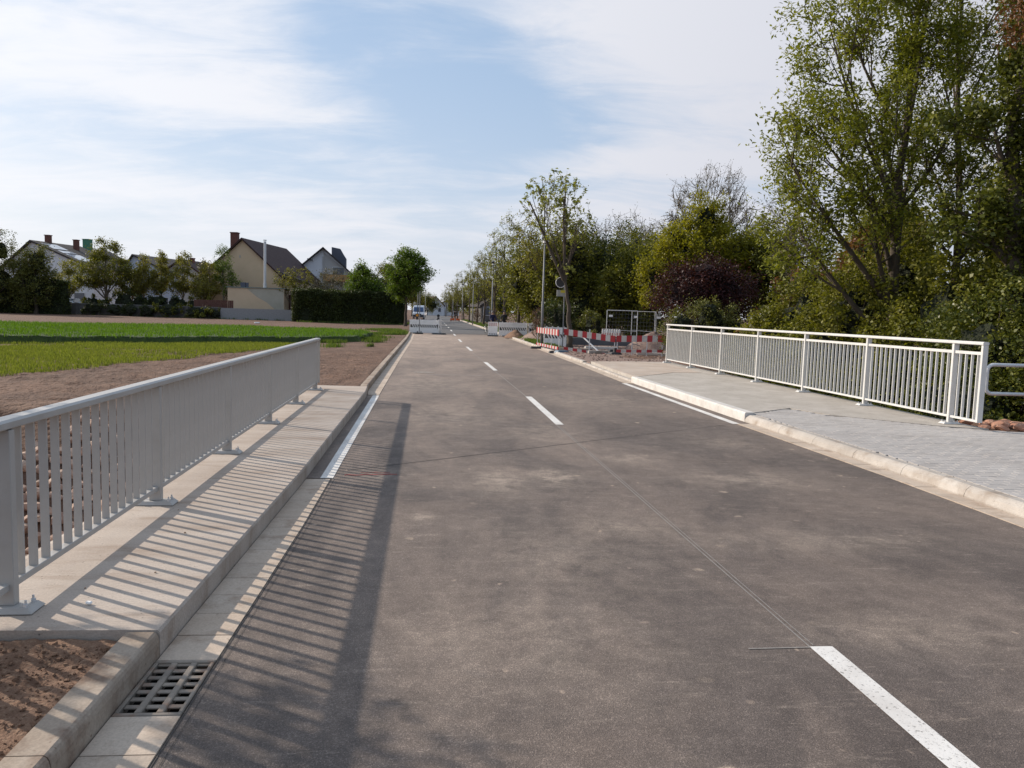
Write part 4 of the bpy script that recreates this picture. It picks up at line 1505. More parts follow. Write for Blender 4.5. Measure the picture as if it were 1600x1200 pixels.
# --- undergrowth behind the white railing
ivb = [
    ('ivy_thicket', 'dense ivy thicket behind the near end of the white railing', (10.1, 13.9, -1.2), [(0, 0, 1.2, 1.2, 1.6, 1.25), (.8, .5, 2.2, 1.2, 1.6, 1.4), (1.9, -.6, 2.0, 1.3, 1.6, 2.2)], 'ivy', 30000, .085, 31),
    ('ivy_thicket', 'tall ivy mass below the big ash tree', (11.6, 17.0, -1.3), [(-.6, 0, 1.6, 1.5, 1.7, 1.6), (.6, .4, 3.0, 1.5, 1.6, 1.9), (1.6, -.8, 3.2, 1.3, 1.5, 2.6)], 'mid', 28000, .10, 32),
    ('field_maple_shrub', 'bushy light green shrub in the middle behind the white railing', (11.3, 20.3, -1.0), [(-.7, 0, 1.6, 1.5, 1.5, 1.6), (.4, .3, 2.8, 1.5, 1.6, 1.5), (1.7, .5, 3.4, 1.6, 1.5, 2.3)], 'mid', 27000, .105, 33),
    ('dark_undergrowth', 'dark green undergrowth at the right edge under the ivy tree', (12.3, 12.6, -.4), [(-.8, 0, .9, 1.1, 1.3, 1.1), (.4, .3, 1.9, 1.5, 1.2, 2.0), (1.8, .5, 2.6, 1.6, 1.4, 2.8)], 'ivy', 26000, .09, 34),
    ('low_bramble', 'low brambles directly under the bottom rail of the white railing', (9.3, 16.2, -1.6), [(-.1, -2.6, .9, .5, 1.5, .85), (0, 0, .9, .5, 1.6, .9), (-.2, 2.8, .9, .5, 1.7, .95), (-.4, 5.6, 1.1, .5, 1.7, .9)], 'ivy', 15000, .08, 35),
    ('leafy_shrub', 'yellow green shrub behind the far half of the white railing', (11.0, 23.7, -.8), [(-.5, 0, 1.4, 1.2, 1.4, 1.3), (.8, .4, 2.2, 1.4, 1.5, 1.9)], 'mid', 18000, .11, 36),
]
for nm, lb, bs, bl_, lf, n_, ls, sd in ivb:
    bush(nm, lb, 'shrub', bs, bl_, lf, n_, ls, seed=sd, stems=24, k=.48)
bush('rusty_shrub', 'rust brown shrub with bare twigs beside the purple plum', 'shrub', (12.3, 26.2, -.2), [(-.2, 0, 1.5, 1.2, 1.1, 1.3), (.7, .2, 2.8, 1.1, 1.1, 1.3)], 'brown', 4200, .11, seed=38, stems=60, k=.6)
bush('rusty_shrub', 'reddish brown leafy patch between the shrubs below the ash', 'shrub', (13.0, 22.7, .9), [(0, 0, 1.8, 1.0, 1.0, 1.1), (.4, .2, 3.0, .9, .9, .8)], 'brown', 3200, .11, seed=39, stems=40, k=.5)
wb = [(14.5, 24, 5.5), (17.5, 22, 6.5), (17, 29, 7.0), (20, 33, 7.5), (15.8, 18, 6.0), (17.5, 14, 7.5), (21, 26, 7.5), (24, 40, 8)]
wl = ['dark tree filling the wood behind the rusty shrub', 'dark tree behind the second ash', 'green tree behind the purple plum on the right', 'tree at the back of the wood right of the maple', 'dark tree behind the ivy thicket', 'dark tree at the right edge behind the ivy tree', 'tall tree deep in the wood behind the ash', 'far tree at the end of the wood behind the maple']
for i, ((x_, y_, h_), lb) in enumerate(zip(wb, wl)):
    tree('woodland_tree', lb, 'tree', (x_, y_, 0), [(0, 0, 0), (.1, 0, h_ * .5), (0, .1, h_ * .85)], .14,
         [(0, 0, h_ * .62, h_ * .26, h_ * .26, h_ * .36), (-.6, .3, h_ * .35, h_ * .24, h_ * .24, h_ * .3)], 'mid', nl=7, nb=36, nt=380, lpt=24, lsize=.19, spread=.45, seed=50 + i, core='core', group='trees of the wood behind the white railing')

# --- middle distance right
tree('chestnut_tree', 'young chestnut with forked trunk and new leaf clusters beside the lamp post', 'tree', (6.0, 35.5, .05), [(0, 0, 0), (-.08, 0, 1.4), (-.22, 0, 2.6), (-.38, 0, 3.3)], .155,
     [(-1.9, 0, 6.6, .75, .9, .95), (-1.2, .1, 7.4, .9, .9, .8), (-.3, 0, 7.2, .9, 1.0, 1.05), (.25, 0, 6.0, .8, .9, 1.1), (-.9, 0, 5.7, 1.0, 1.0, .8), (-.6, -.2, 3.6, .8, .6, .35)],
     'pale', nl=7, nb=52, nt=250, lpt=6, lsize=.17, spread=.09, seed=61, rise=1.2, shell=.85, aspect=.5, bark='bark', tw=1.5, drop=(0, 0, -.6), tmin=.8, taper=.68, extra=(([(-.40, 0, 3.2), (-1.1, 0, 4.6), (-1.7, 0, 5.9), (-2.1, 0, 6.7)], .075, .028), ([(-.38, 0, 3.2), (-.42, 0, 4.8), (-.5, .1, 6.2), (-.45, .1, 7.4)], .085, .025), ([(-.36, 0, 3.1), (-.1, 0, 4.4), (.1, 0, 5.8)], .07, .03)))
bush('holly_bush', 'dark holly bush behind the forked chestnut trunk', 'shrub', (6.0, 39.5, 0), [(0, 0, 1.3, .95, .9, 1.35)], 'dark', 2600, .12, seed=62)
bush('clipped_hedge', 'low clipped dark hedge right of the chestnut trunk', 'hedge', (8.6, 46.5, 0), [(-.9, 0, .8, .9, .7, .8), (.3, 0, .8, .9, .7, .8)], 'hedge', 2600, .13, seed=63)
bush('clipped_hedge', 'taller brownish hedge block left of the mesh fence', 'hedge', (9.0, 45.2, 0), [(0, 0, 1.0, .7, .7, 1.0)], 'hedge', 1500, .13, seed=64)
bush('clipped_hedge', 'rounded light green hedge just behind the far end of the white railing', 'hedge', (10.35, 30.2, -.1), [(-.7, 0, 1.2, .95, .9, 1.15), (.5, .1, 1.35, .95, .9, 1.2), (1.3, .1, 1.15, .8, .8, 1.1), (.35, 0, 2.1, .5, .5, .5)], 'hedge', 9000, .075, seed=65)
tree('purple_plum_tree', 'round dark purple plum tree above the light green hedge', 'tree', (13.0, 37.8, 0), [(0, 0, 0), (0, 0, 2), (.1, 0, 4)], .14,
     [(-.7, 0, 2.9, 2.0, 1.7, 1.5), (1.2, 0, 2.9, 1.9, 1.6, 1.6), (.1, 0, 3.9, 1.6, 1.4, 1.1)], 'plum', nl=9, nb=60, nt=600, lpt=24, lsize=.14, spread=.34, seed=66, core='core_r')
tree('maple_tree', 'bright yellow green maple rising behind the purple plum', 'tree', (15.0, 44.0, 0), [(0, 0, 0), (0, 0, 4), (0, 0, 8)], .2,
     [(-.2, 0, 5.2, 2.8, 2.2, 2.2), (.1, 0, 7.4, 1.2, 1.3, 1.7), (-2.7, 0, 3.9, 1.4, 1.3, 1.8), (2.2, 0, 5.4, 1.6, 1.5, 1.6), (-1.5, 0, 6.2, 1.1, 1.1, .9)], 'lime', nl=12, nb=90, nt=1200, lpt=24, lsize=.17, spread=.36, seed=67, core='core')
tree('bare_tree', 'tall grey tree still nearly leafless behind the yellow green maple', 'tree', (20.8, 60, 0), [(0, 0, 0), (0, 0, 5), (0, 0, 10)], .28,
     [(0, 0, 10.5, 3.3, 3, 3.3), (-2.4, 0, 8.0, 2.2, 2, 2.4), (2.6, 0, 8.5, 2.2, 2, 2.8)], 'grey', nl=13, nb=130, nt=1500, lpt=3, lsize=.13, spread=.35, seed=68, rise=1.1, tw=3.2, bark='barkl')
tree('bare_tree', 'low spreading leafless tree above the middle of the wood', 'tree', (14.0, 58, 0), [(0, 0, 0), (0, 0, 4), (0, 0, 7)], .2,
     [(0, 0, 7.6, 2.6, 2.4, 2.2), (-2.6, 0, 6.8, 2.0, 2, 2.0), (2.7, 0, 7.2, 2, 2, 2.2)], 'grey', nl=11, nb=100, nt=900, lpt=3, lsize=.13, spread=.35, seed=69, rise=.9, tw=3.0, bark='barkl')
tree('bare_tree', 'thin leafless tree in the gap between maple and ash', 'tree', (17.8, 38, 0), [(0, 0, 0), (0, 0, 4), (0, 0, 7)], .15,
     [(0, 0, 7.2, 1.5, 1.6, 2.2), (.4, 0, 5, 1.8, 1.5, 1.6)], 'grey', nl=9, nb=70, nt=600, lpt=4, lsize=.11, spread=.3, seed=70, rise=1.0, tw=2.4, bark='bark')
mids = [(8.3, 50, 6.6, 2.2, 'mid', 'dark green tree right behind the chestnut'), (10.6, 52, 6.2, 2.2, 'dark', 'dark tree left of the mesh fence'), (11.8, 47.5, 5.2, 1.7, 'mid', 'leafy tree directly behind the mesh fence'), (13.5, 54, 7.0, 2.4, 'mid', 'olive tree between chestnut and maple'), (17.6, 50, 7, 2.4, 'dark', 'dark tree right of the maple'), (7.2, 58, 6.5, 2.2, 'mid', 'green tree behind the lamp post'), (19.5, 44, 6.5, 2.4, 'mid', 'green tree behind the plum at its right'), (16, 62, 7.5, 3, 'dark', 'dark tree at the back of the right hand wood')]
for i, (x_, y_, h_, r_, lf, lb) in enumerate(mids):
    h_ *= 1.22
    r_ *= 1.08
    tree('woodland_tree', lb, 'tree', (x_, y_, 0), [(0, 0, 0), (.1, 0, h_ * .5), (0, 0, h_ * .85)], .14,
         [(0, 0, h_ * .66, r_, r_, h_ * .33), (.5, 0, h_ * .32, r_ * .9, r_, h_ * .32), (-r_ * .5, 0, h_ * .5, r_ * .7, r_ * .7, h_ * .3)], lf, nl=8, nb=50, nt=600, lpt=24, lsize=.19, spread=.42, seed=80 + i, core='core', group='trees of the wood behind the building site')

# --- avenue along the right pavement
av = []
for k, (lf, h_, r_, nt_, lp) in enumerate((('olive', 10.6, 1.9, 360, 11), ('mid', 10.0, 2.1, 380, 12), ('pale', 10.8, 1.7, 290, 8))):
    t_ = tree('avenue_tree', '', 'tree', (0, 0, 0), [(0, 0, 0), (.1, 0, 2.5), (-.1, 0, h_ * .8)], .15,
              [(0, 0, h_ * .62, r_, r_, h_ * .22), (.2, .1, h_ * .84, r_ * .6, r_ * .6, h_ * .15), (-r_ * .5, 0, h_ * .5, r_ * .7, r_ * .8, h_ * .15), (r_ * .5, 0, h_ * .48, r_ * .7, r_ * .8, h_ * .14)],
              lf, nl=9, nb=46, nt=nt_, lpt=lp - 3, lsize=.17, spread=.26, seed=100 + k, rise=1.0, tw=2.4, group='avenue trees along the right side of the road')
    av.append(t_)
spots = [(6.5, 49.5, 1.0, 0, 'avenue tree standing nearest behind the chestnut and lamp post'), (6.0, 60.5, 1.02, 1, 'avenue tree beside the two people at the white barrier'),
         (5.6, 70, 1.0, 2, 'slender pale avenue tree rising above the second lamp post'), (5.5, 80, .98, 0, 'avenue tree with dark trunk fourth from the chestnut'), (5.0, 91, .95, 1, 'avenue tree fifth from the chestnut'),
         (4.8, 104, .95, 0, 'avenue tree sixth from the chestnut with leaning crown'), (4.3, 119, .9, 2, 'pale avenue tree seventh from the chestnut'), (3.9, 136, .9, 1, 'avenue tree eighth from the chestnut'),
         (3.2, 156, .9, 0, 'avenue tree ninth from the chestnut'), (2.4, 180, .9, 1, 'avenue tree tenth from the chestnut near the road end'), (1.2, 215, .9, 0, 'farthest small tree on the right of the road end')]
for i, (x_, y_, sc, k, lb) in enumerate(spots):
    if i < 3:
        t_ = av[(0, 1, 2)[k]]
        t_.location = (x_, y_, .05)
        t_['label'] = lb
    else:
        copy_tree(av[k], (x_, y_, .05), i * 1.3, sc, lb)
for i, (x_, y_, h_, lb) in enumerate(((10, 76, 7, 'bushy dark tree behind the second avenue tree'), (9.5, 96, 7.5, 'bushy dark tree behind the middle of the avenue'), (8, 122, 8, 'dark tree behind the far avenue'), (7, 160, 8.5, 'dark tree mass where the avenue ends'), (4.5, 235, 9, 'dark tree closing the road at the right end'), (-4.5, 240, 8, 'dark tree closing the road at the left end'), (12, 84, 8, 'dark tree at the back behind the avenue'))):
    tree('background_tree', lb, 'tree', (x_, y_, 0), [(0, 0, 0), (0, 0, h_ * .5), (0, 0, h_ * .8)], .16, [(0, 0, h_ * .58, 3.0, 3, h_ * .38), (-1.5, 0, h_ * .36, 2.4, 2.4, h_ * .3), (1.8, 0, h_ * .4, 2.4, 2.4, h_ * .3)], 'mid', nl=7, nb=36, nt=380, lpt=16, lsize=.28, spread=.6, seed=130 + i, core='core')

# --- left side
for i, (x_, y_, h_, r_, lf, lb) in enumerate(((-7.5, 118, 9.5, 3, 'mid', 'tree behind the parked van on the left'), (-7.0, 150, 9.5, 3, 'olive', 'tree on the left beyond the parked van'), (-7.2, 190, 9, 3, 'mid', 'far tree on the left near the road end'), (-9.5, 104, 7, 2.6, 'dark', 'dark tree behind the round green tree'))):
    tree('roadside_tree', lb, 'tree', (x_, y_, 0), [(0, 0, 0), (0, 0, h_ * .4), (0, 0, h_ * .8)], .2, [(0, 0, h_ * .6, r_, r_, h_ * .26), (-.5, 0, h_ * .8, r_ * .6, r_ * .6, h_ * .16), (r_ * .5, 0, h_ * .45, r_ * .7, r_ * .7, h_ * .2)], lf, nl=8, nb=40, nt=420, lpt=16, lsize=.26, spread=.5, seed=220 + i, core='core')
tree('maple_tree', 'round fresh green tree at the left roadside beyond the field', 'tree', (-3.5, 76, 0), [(0, 0, 0), (.05, 0, 2.4), (.3, 0, 5.5)], .17,
     [(.7, 0, 5.2, 2.0, 2.0, 1.9), (-.7, 0, 5.0, 1.5, 1.6, 1.9), (.2, 0, 6.6, 1.4, 1.4, 1.1), (-.5, 0, 3.3, 1.2, 1.2, .8)], 'fresh', nl=10, nb=60, nt=650, lpt=22, lsize=.20, spread=.36, seed=150, core='core')
tree('maple_tree', 'small fresh green tree standing behind the long dark hedge', 'tree', (-9.0, 86.5, 0), [(0, 0, 0), (0, 0, 3), (0, 0, 5)], .13,
     [(0, 0, 4.4, 1.8, 1.7, 1.8), (.1, 0, 5.8, 1.0, 1.0, 1.1), (1.6, 0, 3.9, 1.4, 1.4, 1.0)], 'fresh', nl=8, nb=44, nt=380, lpt=18, lsize=.2, spread=.36, seed=151, core='core')
tree('bare_shrub_tree', 'brownish half bare tree before the white house balcony', 'tree', (-12.8, 90, 0), [(0, 0, 0), (0, 0, 2), (0, 0, 4)], .1,
     [(0, 0, 4.6, 2.0, 1.5, 1.5), (-.8, 0, 3.8, 1.5, 1.3, 1.1)], 'grey', nl=9, nb=60, nt=420, lpt=7, lsize=.16, spread=.32, seed=152, rise=1, tw=2.8, bark='barkl')
tree('young_tree', 'spiky young tree between the cream house and the white house', 'tree', (-17.2, 90.3, 0), [(0, 0, 0), (0, 0, 2.4), (.3, 0, 5)], .1,
     [(-.6, 0, 5.0, 1.4, 1.1, 1.3), (1.2, 0, 4.8, 1.6, 1.1, 1.3), (.2, 0, 3.8, 1.6, 1.2, 1.0)], 'olive', nl=9, nb=44, nt=230, lpt=9, lsize=.2, spread=.24, seed=153, rise=1.2, tw=3, tmin=.4)
def box_hedge(name, label, loc, L_, D_, H_, leaf, n, lsize, seed, rz=0.0):
    r = np.random.default_rng(seed)
    root = empty(name, loc, rz, label, 'hedge')
    u, v, w = r.uniform(0, 1, (3, n))
    face = r.uniform(0, 1, n)
    X = (u - .5) * L_
    Yf = np.where(face < .55, -D_ / 2 + v * .0, (v - .5) * D_)
    Z = np.where(face < .55, w * H_, H_)
    X = np.where(face > .92, np.where(u > .5, .5, -.5) * L_, X)
    Z = np.where(face > .92, w * H_, Z)
    bul = (fbm(X * .9 + 50, Z * .9 + Yf, 4, seed) - .5)
    Yf = Yf - bul * .55 * (face < .55) + r.normal(size=n) * .07
    Z = Z + np.where(face > .55, (fbm(X * 1.1, Yf, 4, seed + 4) - .5) * .75, 0) + r.normal(size=n) * .08
    X = X + r.normal(size=n) * .07
    V, Fq = leaves(np.stack([X, Yf, np.maximum(Z, .03)], 1), lsize, r, .1, aspect=.6)
    obj('foliage', np_mesh('foliage', V, Fq, G[leaf], tint=np.clip(bul + .5, 0, 1) * .6 + r.uniform(0, 1, n) * .4), root)
    cz = lambda X_, Y_: np.where((np.abs(X_) < L_ / 2 - .12) & (np.abs(Y_) < D_ / 2 - .12), H_ - .22 + (fbm(X_ * 1.1, Y_, 4, seed + 4) - .5) * .75, 0.0)
    obj('inner_growth', grid_mesh('inner_growth', np.linspace(-L_ / 2, L_ / 2, int(L_ / .3)), np.linspace(-D_ / 2, D_ / 2, 14), cz, M['core']), root)
    return root


box_hedge('long_hedge', 'long tall dark evergreen hedge along the back edge of the field', (-9.9, 85.0, 0), 11.9, 2.0, 3.35, 'dark', 30000, .15, 154)
ev = [(-48.0, 87.5, 9.8, 3.4, 'big dark green tree at the far left photo edge'), (-43.6, 87.6, 8.2, 2.3, 'second dark green tree at the left before the row house gable'), (-53, 90, 10.5, 3.2, 'tall dark tree mostly outside the left photo edge')]
for i, (x_, y_, h_, r_, lb) in enumerate(ev):
    tree('evergreen_tree', lb, 'tree', (x_, y_, 0), [(0, 0, 0), (0, 0, h_ * .5), (0, 0, h_ * .85)], .2, [(0, 0, h_ * .36, r_, r_, h_ * .36), (.3, 0, h_ * .68, r_ * .75, r_ * .75, h_ * .26), (-r_ * .4, 0, h_ * .5, r_ * .7, r_ * .7, h_ * .3)], 'dark' if i == 2 else 'hedge', nl=9, nb=60, nt=800, lpt=18, lsize=.2, spread=.4, seed=160 + i, core='core')
box_hedge('dark_hedge', 'dark hedge block right of the evergreen trees at the left', (-44.5, 88.6, 0), 7.5, 1.6, 3.6, 'dark', 12000, .17, 165)
yt = [(-38.8, 93.5, 8.4, 2.6, 'mid', 20, 'round budding tree before the row houses'), (-44.0, 96, 6.2, 1.4, 'olive', 12, 'thin budding tree before the white gable'), (-34.8, 94, 7.0, 1.0, 'olive', 10, 'slim upright young tree right of the round budding tree'), (-32.8, 94, 7.3, .9, 'olive', 11, 'slim pruned tree with leafy column top'),
      (-30.2, 93.5, 7.2, 1.3, 'olive', 12, 'leafy young tree before the cream gable of the middle house'), (-28.2, 94.5, 6.6, .9, 'grey', 6, 'thin bare young tree beside the leafy young one'), (-26.9, 92.6, 6.2, 1.6, 'olive', 11, 'young tree with spreading top left of the cream house'), (-36.5, 95, 6.0, 1.4, 'mid', 10, 'low budding tree before the bluish facade')]
for i, (x_, y_, h_, r_, lf, lp, lb) in enumerate(yt):
    h_ *= 1.08
    r_ *= 1.2
    tree('young_tree', lb, 'tree', (x_, y_, 0), [(0, 0, 0), (.1, 0, h_ * .4), (0, 0, h_ * .85)], .12 if i else .2, [(0, 0, h_ * .58, r_, r_, h_ * .2), (.1, 0, h_ * .82, r_ * .62, r_ * .6, h_ * .15), (-r_ * .3, 0, h_ * .44, r_ * .9, r_ * .8, h_ * .12)], lf, nl=8, nb=40, nt=320 if i else 560, lpt=lp + 4, lsize=.21, spread=.34, seed=170 + i, rise=1.0, tw=2.8, bark='barkl', group='young trees before the houses beyond the field')
tree('birch_tree', 'leafy upright birch overlapping the left side of the cream house', 'tree', (-25.0, 92.0, 0), [(0, 0, 0), (-.2, 0, 4), (-.1, 0, 7.6)], .11, [(-.2, 0, 6.9, 1.1, 1, 1.7), (-.1, 0, 5.2, 1.2, 1, 1.3), (.7, 0, 3.9, 1.1, .9, 1.6)], 'fresh', nl=9, nb=40, nt=300, lpt=14, lsize=.17, spread=.3, seed=180, rise=1.1, tw=2.4, bark='barkl', drop=(0, 0, -1))
for i, (x_, y_, w, h_, lf, lb) in enumerate(((-35.5, 92.4, 2.0, 1.3, 'dark', 'dark shrub behind the old garden wall left of the slim trees'), (-31.5, 92, 2.4, 1.3, 'dark', 'dark shrub behind the garden wall under the pruned tree'), (-27.6, 91.8, 1.6, 1.1, 'olive', 'olive shrub left of the cream annex'), (-39.5, 93, 1.6, 1.0, 'mid', 'low shrub beside the parked white car'), (-25.3, 91.2, 1.2, .9, 'mid', 'green climber over the wall below the cream house'))):
    bush('garden_shrub', lb, 'shrub', (x_, y_, .3), [(-w * .4, 0, h_, w * .7, .8, h_), (w * .5, 0, h_ * .9, w * .6, .8, h_)], lf, 1300, .2, seed=190 + i)

for i, (x_, y_, w, h_, lf, lb) in enumerate(((-43.8, 90.0, 2.2, .9, 'dark', 'dark creeper over the left part of the garden wall'), (-37.2, 89.4, 2.4, .85, 'dark', 'dark creeper over the garden wall below the budding tree'), (-33.4, 89.0, 1.7, .8, 'dark', 'dark creeper over the middle of the garden wall'), (-28.6, 88.6, 3.0, .9, 'mid', 'green bramble before the wall left of the cream annex'), (-25.6, 88.3, 1.2, .75, 'mid', 'small bramble at the left end of the concrete wall'))):
    bush('wall_creeper', lb, 'shrub', (x_, y_, 0), [(-w * .5, 0, h_, w * .6, .5, h_), (w * .5, 0, h_ * .8, w * .6, .5, h_ * .9)], lf, 1500, .17, seed=240 + i)
# twiggy bush and mound on the right verge
tw = tree('twiggy_bush', 'reddish brown twiggy bush on the verge left of the lamp post', 'shrub', (5.35, 42.5, .1), [(0, 0, 0), (0, 0, .3), (0, 0, .7)], .03, [(0, 0, 1.3, .45, .45, .6), (0, 0, .8, .5, .5, .5)], 'brown', nl=12, nb=50, nt=260, lpt=2, lsize=.07, spread=.1, seed=200, rise=1.5, tw=2.6, bark='twig')
for i, (x_, y_, lb) in enumerate(((6.1, 47.5, 'thin twiggy bush behind the earth mound'), (5.0, 74, 'twiggy roadside shrub before the avenue'), (4.4, 96, 'brown roadside shrub under the far avenue trees'))):
    copy_tree(tw, (x_, y_, .05), i * 2 + 1, 1.1, lb)
# small tree beside the brook, left of the camera: its shade falls on the near verge
tree('riverside_sapling', 'sapling on the brook bank just outside the left photo edge', 'tree', (-5.6, 5.2, .0), [(0, 0, 0), (.1, .2, 1.4), (.2, .7, 2.6)], .05, [(.3, .75, 3.0, .45, .5, .35), (.2, .1, 2.0, .3, .3, .3)], 'mid', nl=6, nb=18, nt=60, lpt=10, lsize=.10, spread=.3, seed=210)

# ------------------------------------------------------------------ houses
def house(label, loc, rz, w, l, eave, ridge, wall, roof, over=.4, skew=0.0, windows=(), chimneys=(), cat='house'):
    """gable faces local -y (towards the field); ridge runs along +y; ridge x offset = skew"""
    R = empty('house', loc, math.radians(rz), label, cat)
    hw = w / 2
    V = [(-hw, 0, 0), (hw, 0, 0), (hw, 0, eave), (skew, 0, ridge), (-hw, 0, eave)]
    V += [(x, l, z) for x, _, z in V]
    Fc = [(0, 1, 2, 3, 4), (9, 8, 7, 6, 5), (1, 6, 7, 2), (5, 0, 4, 9), (5, 6, 1, 0)]
    MB().add(V, Fc).build('wall', wall, R)
    rb = MB()
    for sg in (-1, 1):
        ex, ez = sg * hw, eave
        dx, dz = ex - skew, ez - ridge
        L_ = math.hypot(dx, dz)
        ux, uz = dx / L_, dz / L_
        a = (skew, ridge + .03)
        c = (ex + ux * over, ez + uz * over + .03)
        nx, nz_ = -uz * sg * 1.0, abs(ux)
        th = .22
        P = [(a[0], -over, a[1]), (c[0], -over, c[1]), (c[0], -over, c[1] + th), (a[0], -over, a[1] + th)]
        Q = [(x, l + over, z) for x, _, z in P]
        rb.add(P + Q, [(0, 1, 2, 3), (7, 6, 5, 4), (0, 4, 5, 1), (1, 5, 6, 2), (2, 6, 7, 3), (3, 7, 4, 0)])
    ro = rb.build('roof', roof, R)
    for (cx, cy, w_, top_, mt) in chimneys:
        t = abs(cx - skew) / hw
        zb_ = ridge - (ridge - eave) * t - .4
        MB().box((cx, cy, (zb_ + top_) / 2), (w_, w_, top_ - zb_)).box((cx, cy, top_ + .05), (w_ + .12, w_ + .12, .1)).build('chimney', mt, ro)
    for (x_, z_, ww, wh) in windows:
        f = MB().box((x_, -.03, z_), (ww + .14, .05, wh + .14)).build('window', M['frame_w'], R)
        MB().box((x_, -.065, z_), (ww, .02, wh)).build('pane', M['glass'], f)
    return R


hs = house('cream rendered house with dark red tiled roof and windowless gable', (-23.8, 95.3, 0), -8, 9.6, 15, 5.0, 9.35, M['cream'], M['roof_red'], chimneys=((-1.75, 2.0, .8, 10.3, M['brick']),))
MB().box((-.3, -.03, 7.4), (.12, .04, .3)).build('wall_vent', M['greywall'], hs)
MB().box((0, -.04, .7), (9.7, .06, 1.4)).build('plinth', M['brownwood'], hs)
# annex with flat roof, greyer patch on the front wall, flue
an = empty('annex', (-21.0, 90.0, 0), 0, 'low cream flat roofed annex with a tall steel flue before the cream house', 'annex')
MB().box((0, 1.5, 2.3), (6.25, 3.0, 2.55)).build('wall', M['cream'], an)
MB().add([(-1.0, -.012, 3.5), (3.08, -.012, 3.5), (3.08, -.012, 1.25), (2.2, -.012, 1.15), (1.2, -.012, 2.0), (.1, -.012, 2.6)], [(0, 5, 4, 3, 2, 1)]).build('grey_patch', M['greypatch'], an)
MB().box((0, 1.5, 3.62), (6.5, 3.2, .10)).build('roof', plain('green_grey_roof_edge', (.16, .21, .20), .7), an)
MB().box((0, .02, .95), (6.2, .1, .3)).build('plinth', M['brownwood'], an)
MB().box((-1.75, 1.4, 3.95), (.55, .4, .55)).box((-1.3, 1.4, 3.95), (.22, .4, .5)).build('vent_box', M['slate'], an)
fl = MB().tube([(.85, .6, 3.67), (.85, .6, 4.2)], .19, 10).tube([(.85, .6, 4.2), (.85, .6, 8.9)], .15, 10).tube([(.85, .6, 9.0), (.85, .6, 9.08)], .2, 10)
fl.tube([(.75, .6, 8.85), (.75, .6, 9.02)], .015, 4).tube([(.95, .6, 8.85), (.95, .6, 9.02)], .015, 4)
fl.build('flue', M['galv'], an)
# white house
wh = house('white gabled house with orange balcony and dark stepped chimney', (-16.6, 110.3, 0), 4, 10.4, 14, 5.2, 9.75, M['whitewall'], M['roof_dark'], over=.6, windows=((-1.75, 8.15, .7, .3), (-1.75, 4.7, .9, .35), (2.1, 6.7, 1.5, 1.1)))
MB().add([(0.05, -.02, 9.3), (0.05, -.02, 3), (5.1, -.02, 3), (5.1, -.02, 5.3)], [(0, 1, 2, 3)]).build('recessed_wall', M['greywall'], wh)
MB().box((1.9, -.6, 5.75), (3.6, 1.1, .9)).build('balcony', M['wood_o'], wh)
MB().add([(1.7, 2, 7.4), (3.0, 2, 7.4), (3.0, 2, 8.7), (2.6, 2, 9.3), (2.2, 2, 10.0), (1.0, 2, 10.2), (1.0, 2, 8)] + [(x, 4, z) for x, z in ((1.7, 7.4), (3.0, 7.4), (3.0, 8.7), (2.6, 9.3), (2.2, 10.0), (1.0, 10.2), (1.0, 8))],
         [(0, 1, 2, 3, 4, 5, 6), (13, 12, 11, 10, 9, 8, 7)] + [(i, 7 + i, 7 + (i + 1) % 7, (i + 1) % 7) for i in range(7)]).build('chimney_block', M['slate'], wh)
MB().box((.0, -.05, 5.7), (.2, .1, 6)).build('downpipe', M['greywall'], wh)
# dark lean-to roof between cream and white houses
sh = empty('shed', (-15.8, 92.5, 0), 0, 'low shed with dark sloping roof behind the left end of the long hedge', 'shed')
MB().box((0, 1.2, 1.5), (5.0, 2.2, 3.0)).build('wall', M['brownwood'], sh)
MB().add([(-3, -.3, 5.6), (3.6, -.3, 3.2), (3.6, 2.8, 3.2), (-3, 2.8, 5.6), (-3, -.3, 5.4), (3.6, -.3, 3.0), (3.6, 2.8, 3.0), (-3, 2.8, 5.4)], [(0, 1, 2, 3), (7, 6, 5, 4), (0, 4, 5, 1), (1, 5, 6, 2), (2, 6, 7, 3), (3, 7, 4, 0)]).build('roof', M['roof_dark'], sh)
# row houses on the left: mono-pitch looking gable ends receding
rh = house('white row house with chimneys and pale skylights at the left', (-50.6, 105, 0), -12, 12.5, 9, 5.6, 8.9, M['whitewall'], M['roof_dark'], skew=-2.2, windows=((1.5, 4.5, 1.1, 1.2), (4.3, 4.5, 1.1, 1.2), (4.3, 1.9, 1.4, 1.3)), chimneys=((-2.2, 3, .6, 10.0, M['brick']), (-.4, 6, .55, 9.7, M['brick'])))
for (x0, x1) in ((-1.4, .4), (.9, 1.7), (2.0, 4.2)):
    zf = lambda x: 8.9 - (x + 2.2) / (6.25 + 2.2) * 3.3 + .27
    MB().add([(x0, .6, zf(x0)), (x1, .6, zf(x1)), (x1, 3.4, zf(x1)), (x0, 3.4, zf(x0))], [(0, 1, 2, 3)]).build('skylight', M['panel_s'], rh)
house('white row house with a green clad chimney behind the first', (-50.6, 114, 0), -12, 11, 9, 5.2, 8.9, M['whitewall'], M['roof_dark'], skew=-2, windows=((-2, 4.3, 1.1, 1.2), (1.8, 4.3, 1.1, 1.2), (-2, 1.8, 1.1, 1.3)), chimneys=((-.3, 2, .9, 10.2, M['greenclad']),))
house('bluish white row house behind the budding trees', (-42.0, 116, 0), -14, 9.5, 10, 5.2, 8.2, M['bluewall'], M['roof_dark'], skew=-2.5, windows=((-1.8, 4.2, 1.1, 1.1), (2.2, 4.2, 1.1, 1.1), (2.2, 1.7, 1.3, 1.2)))
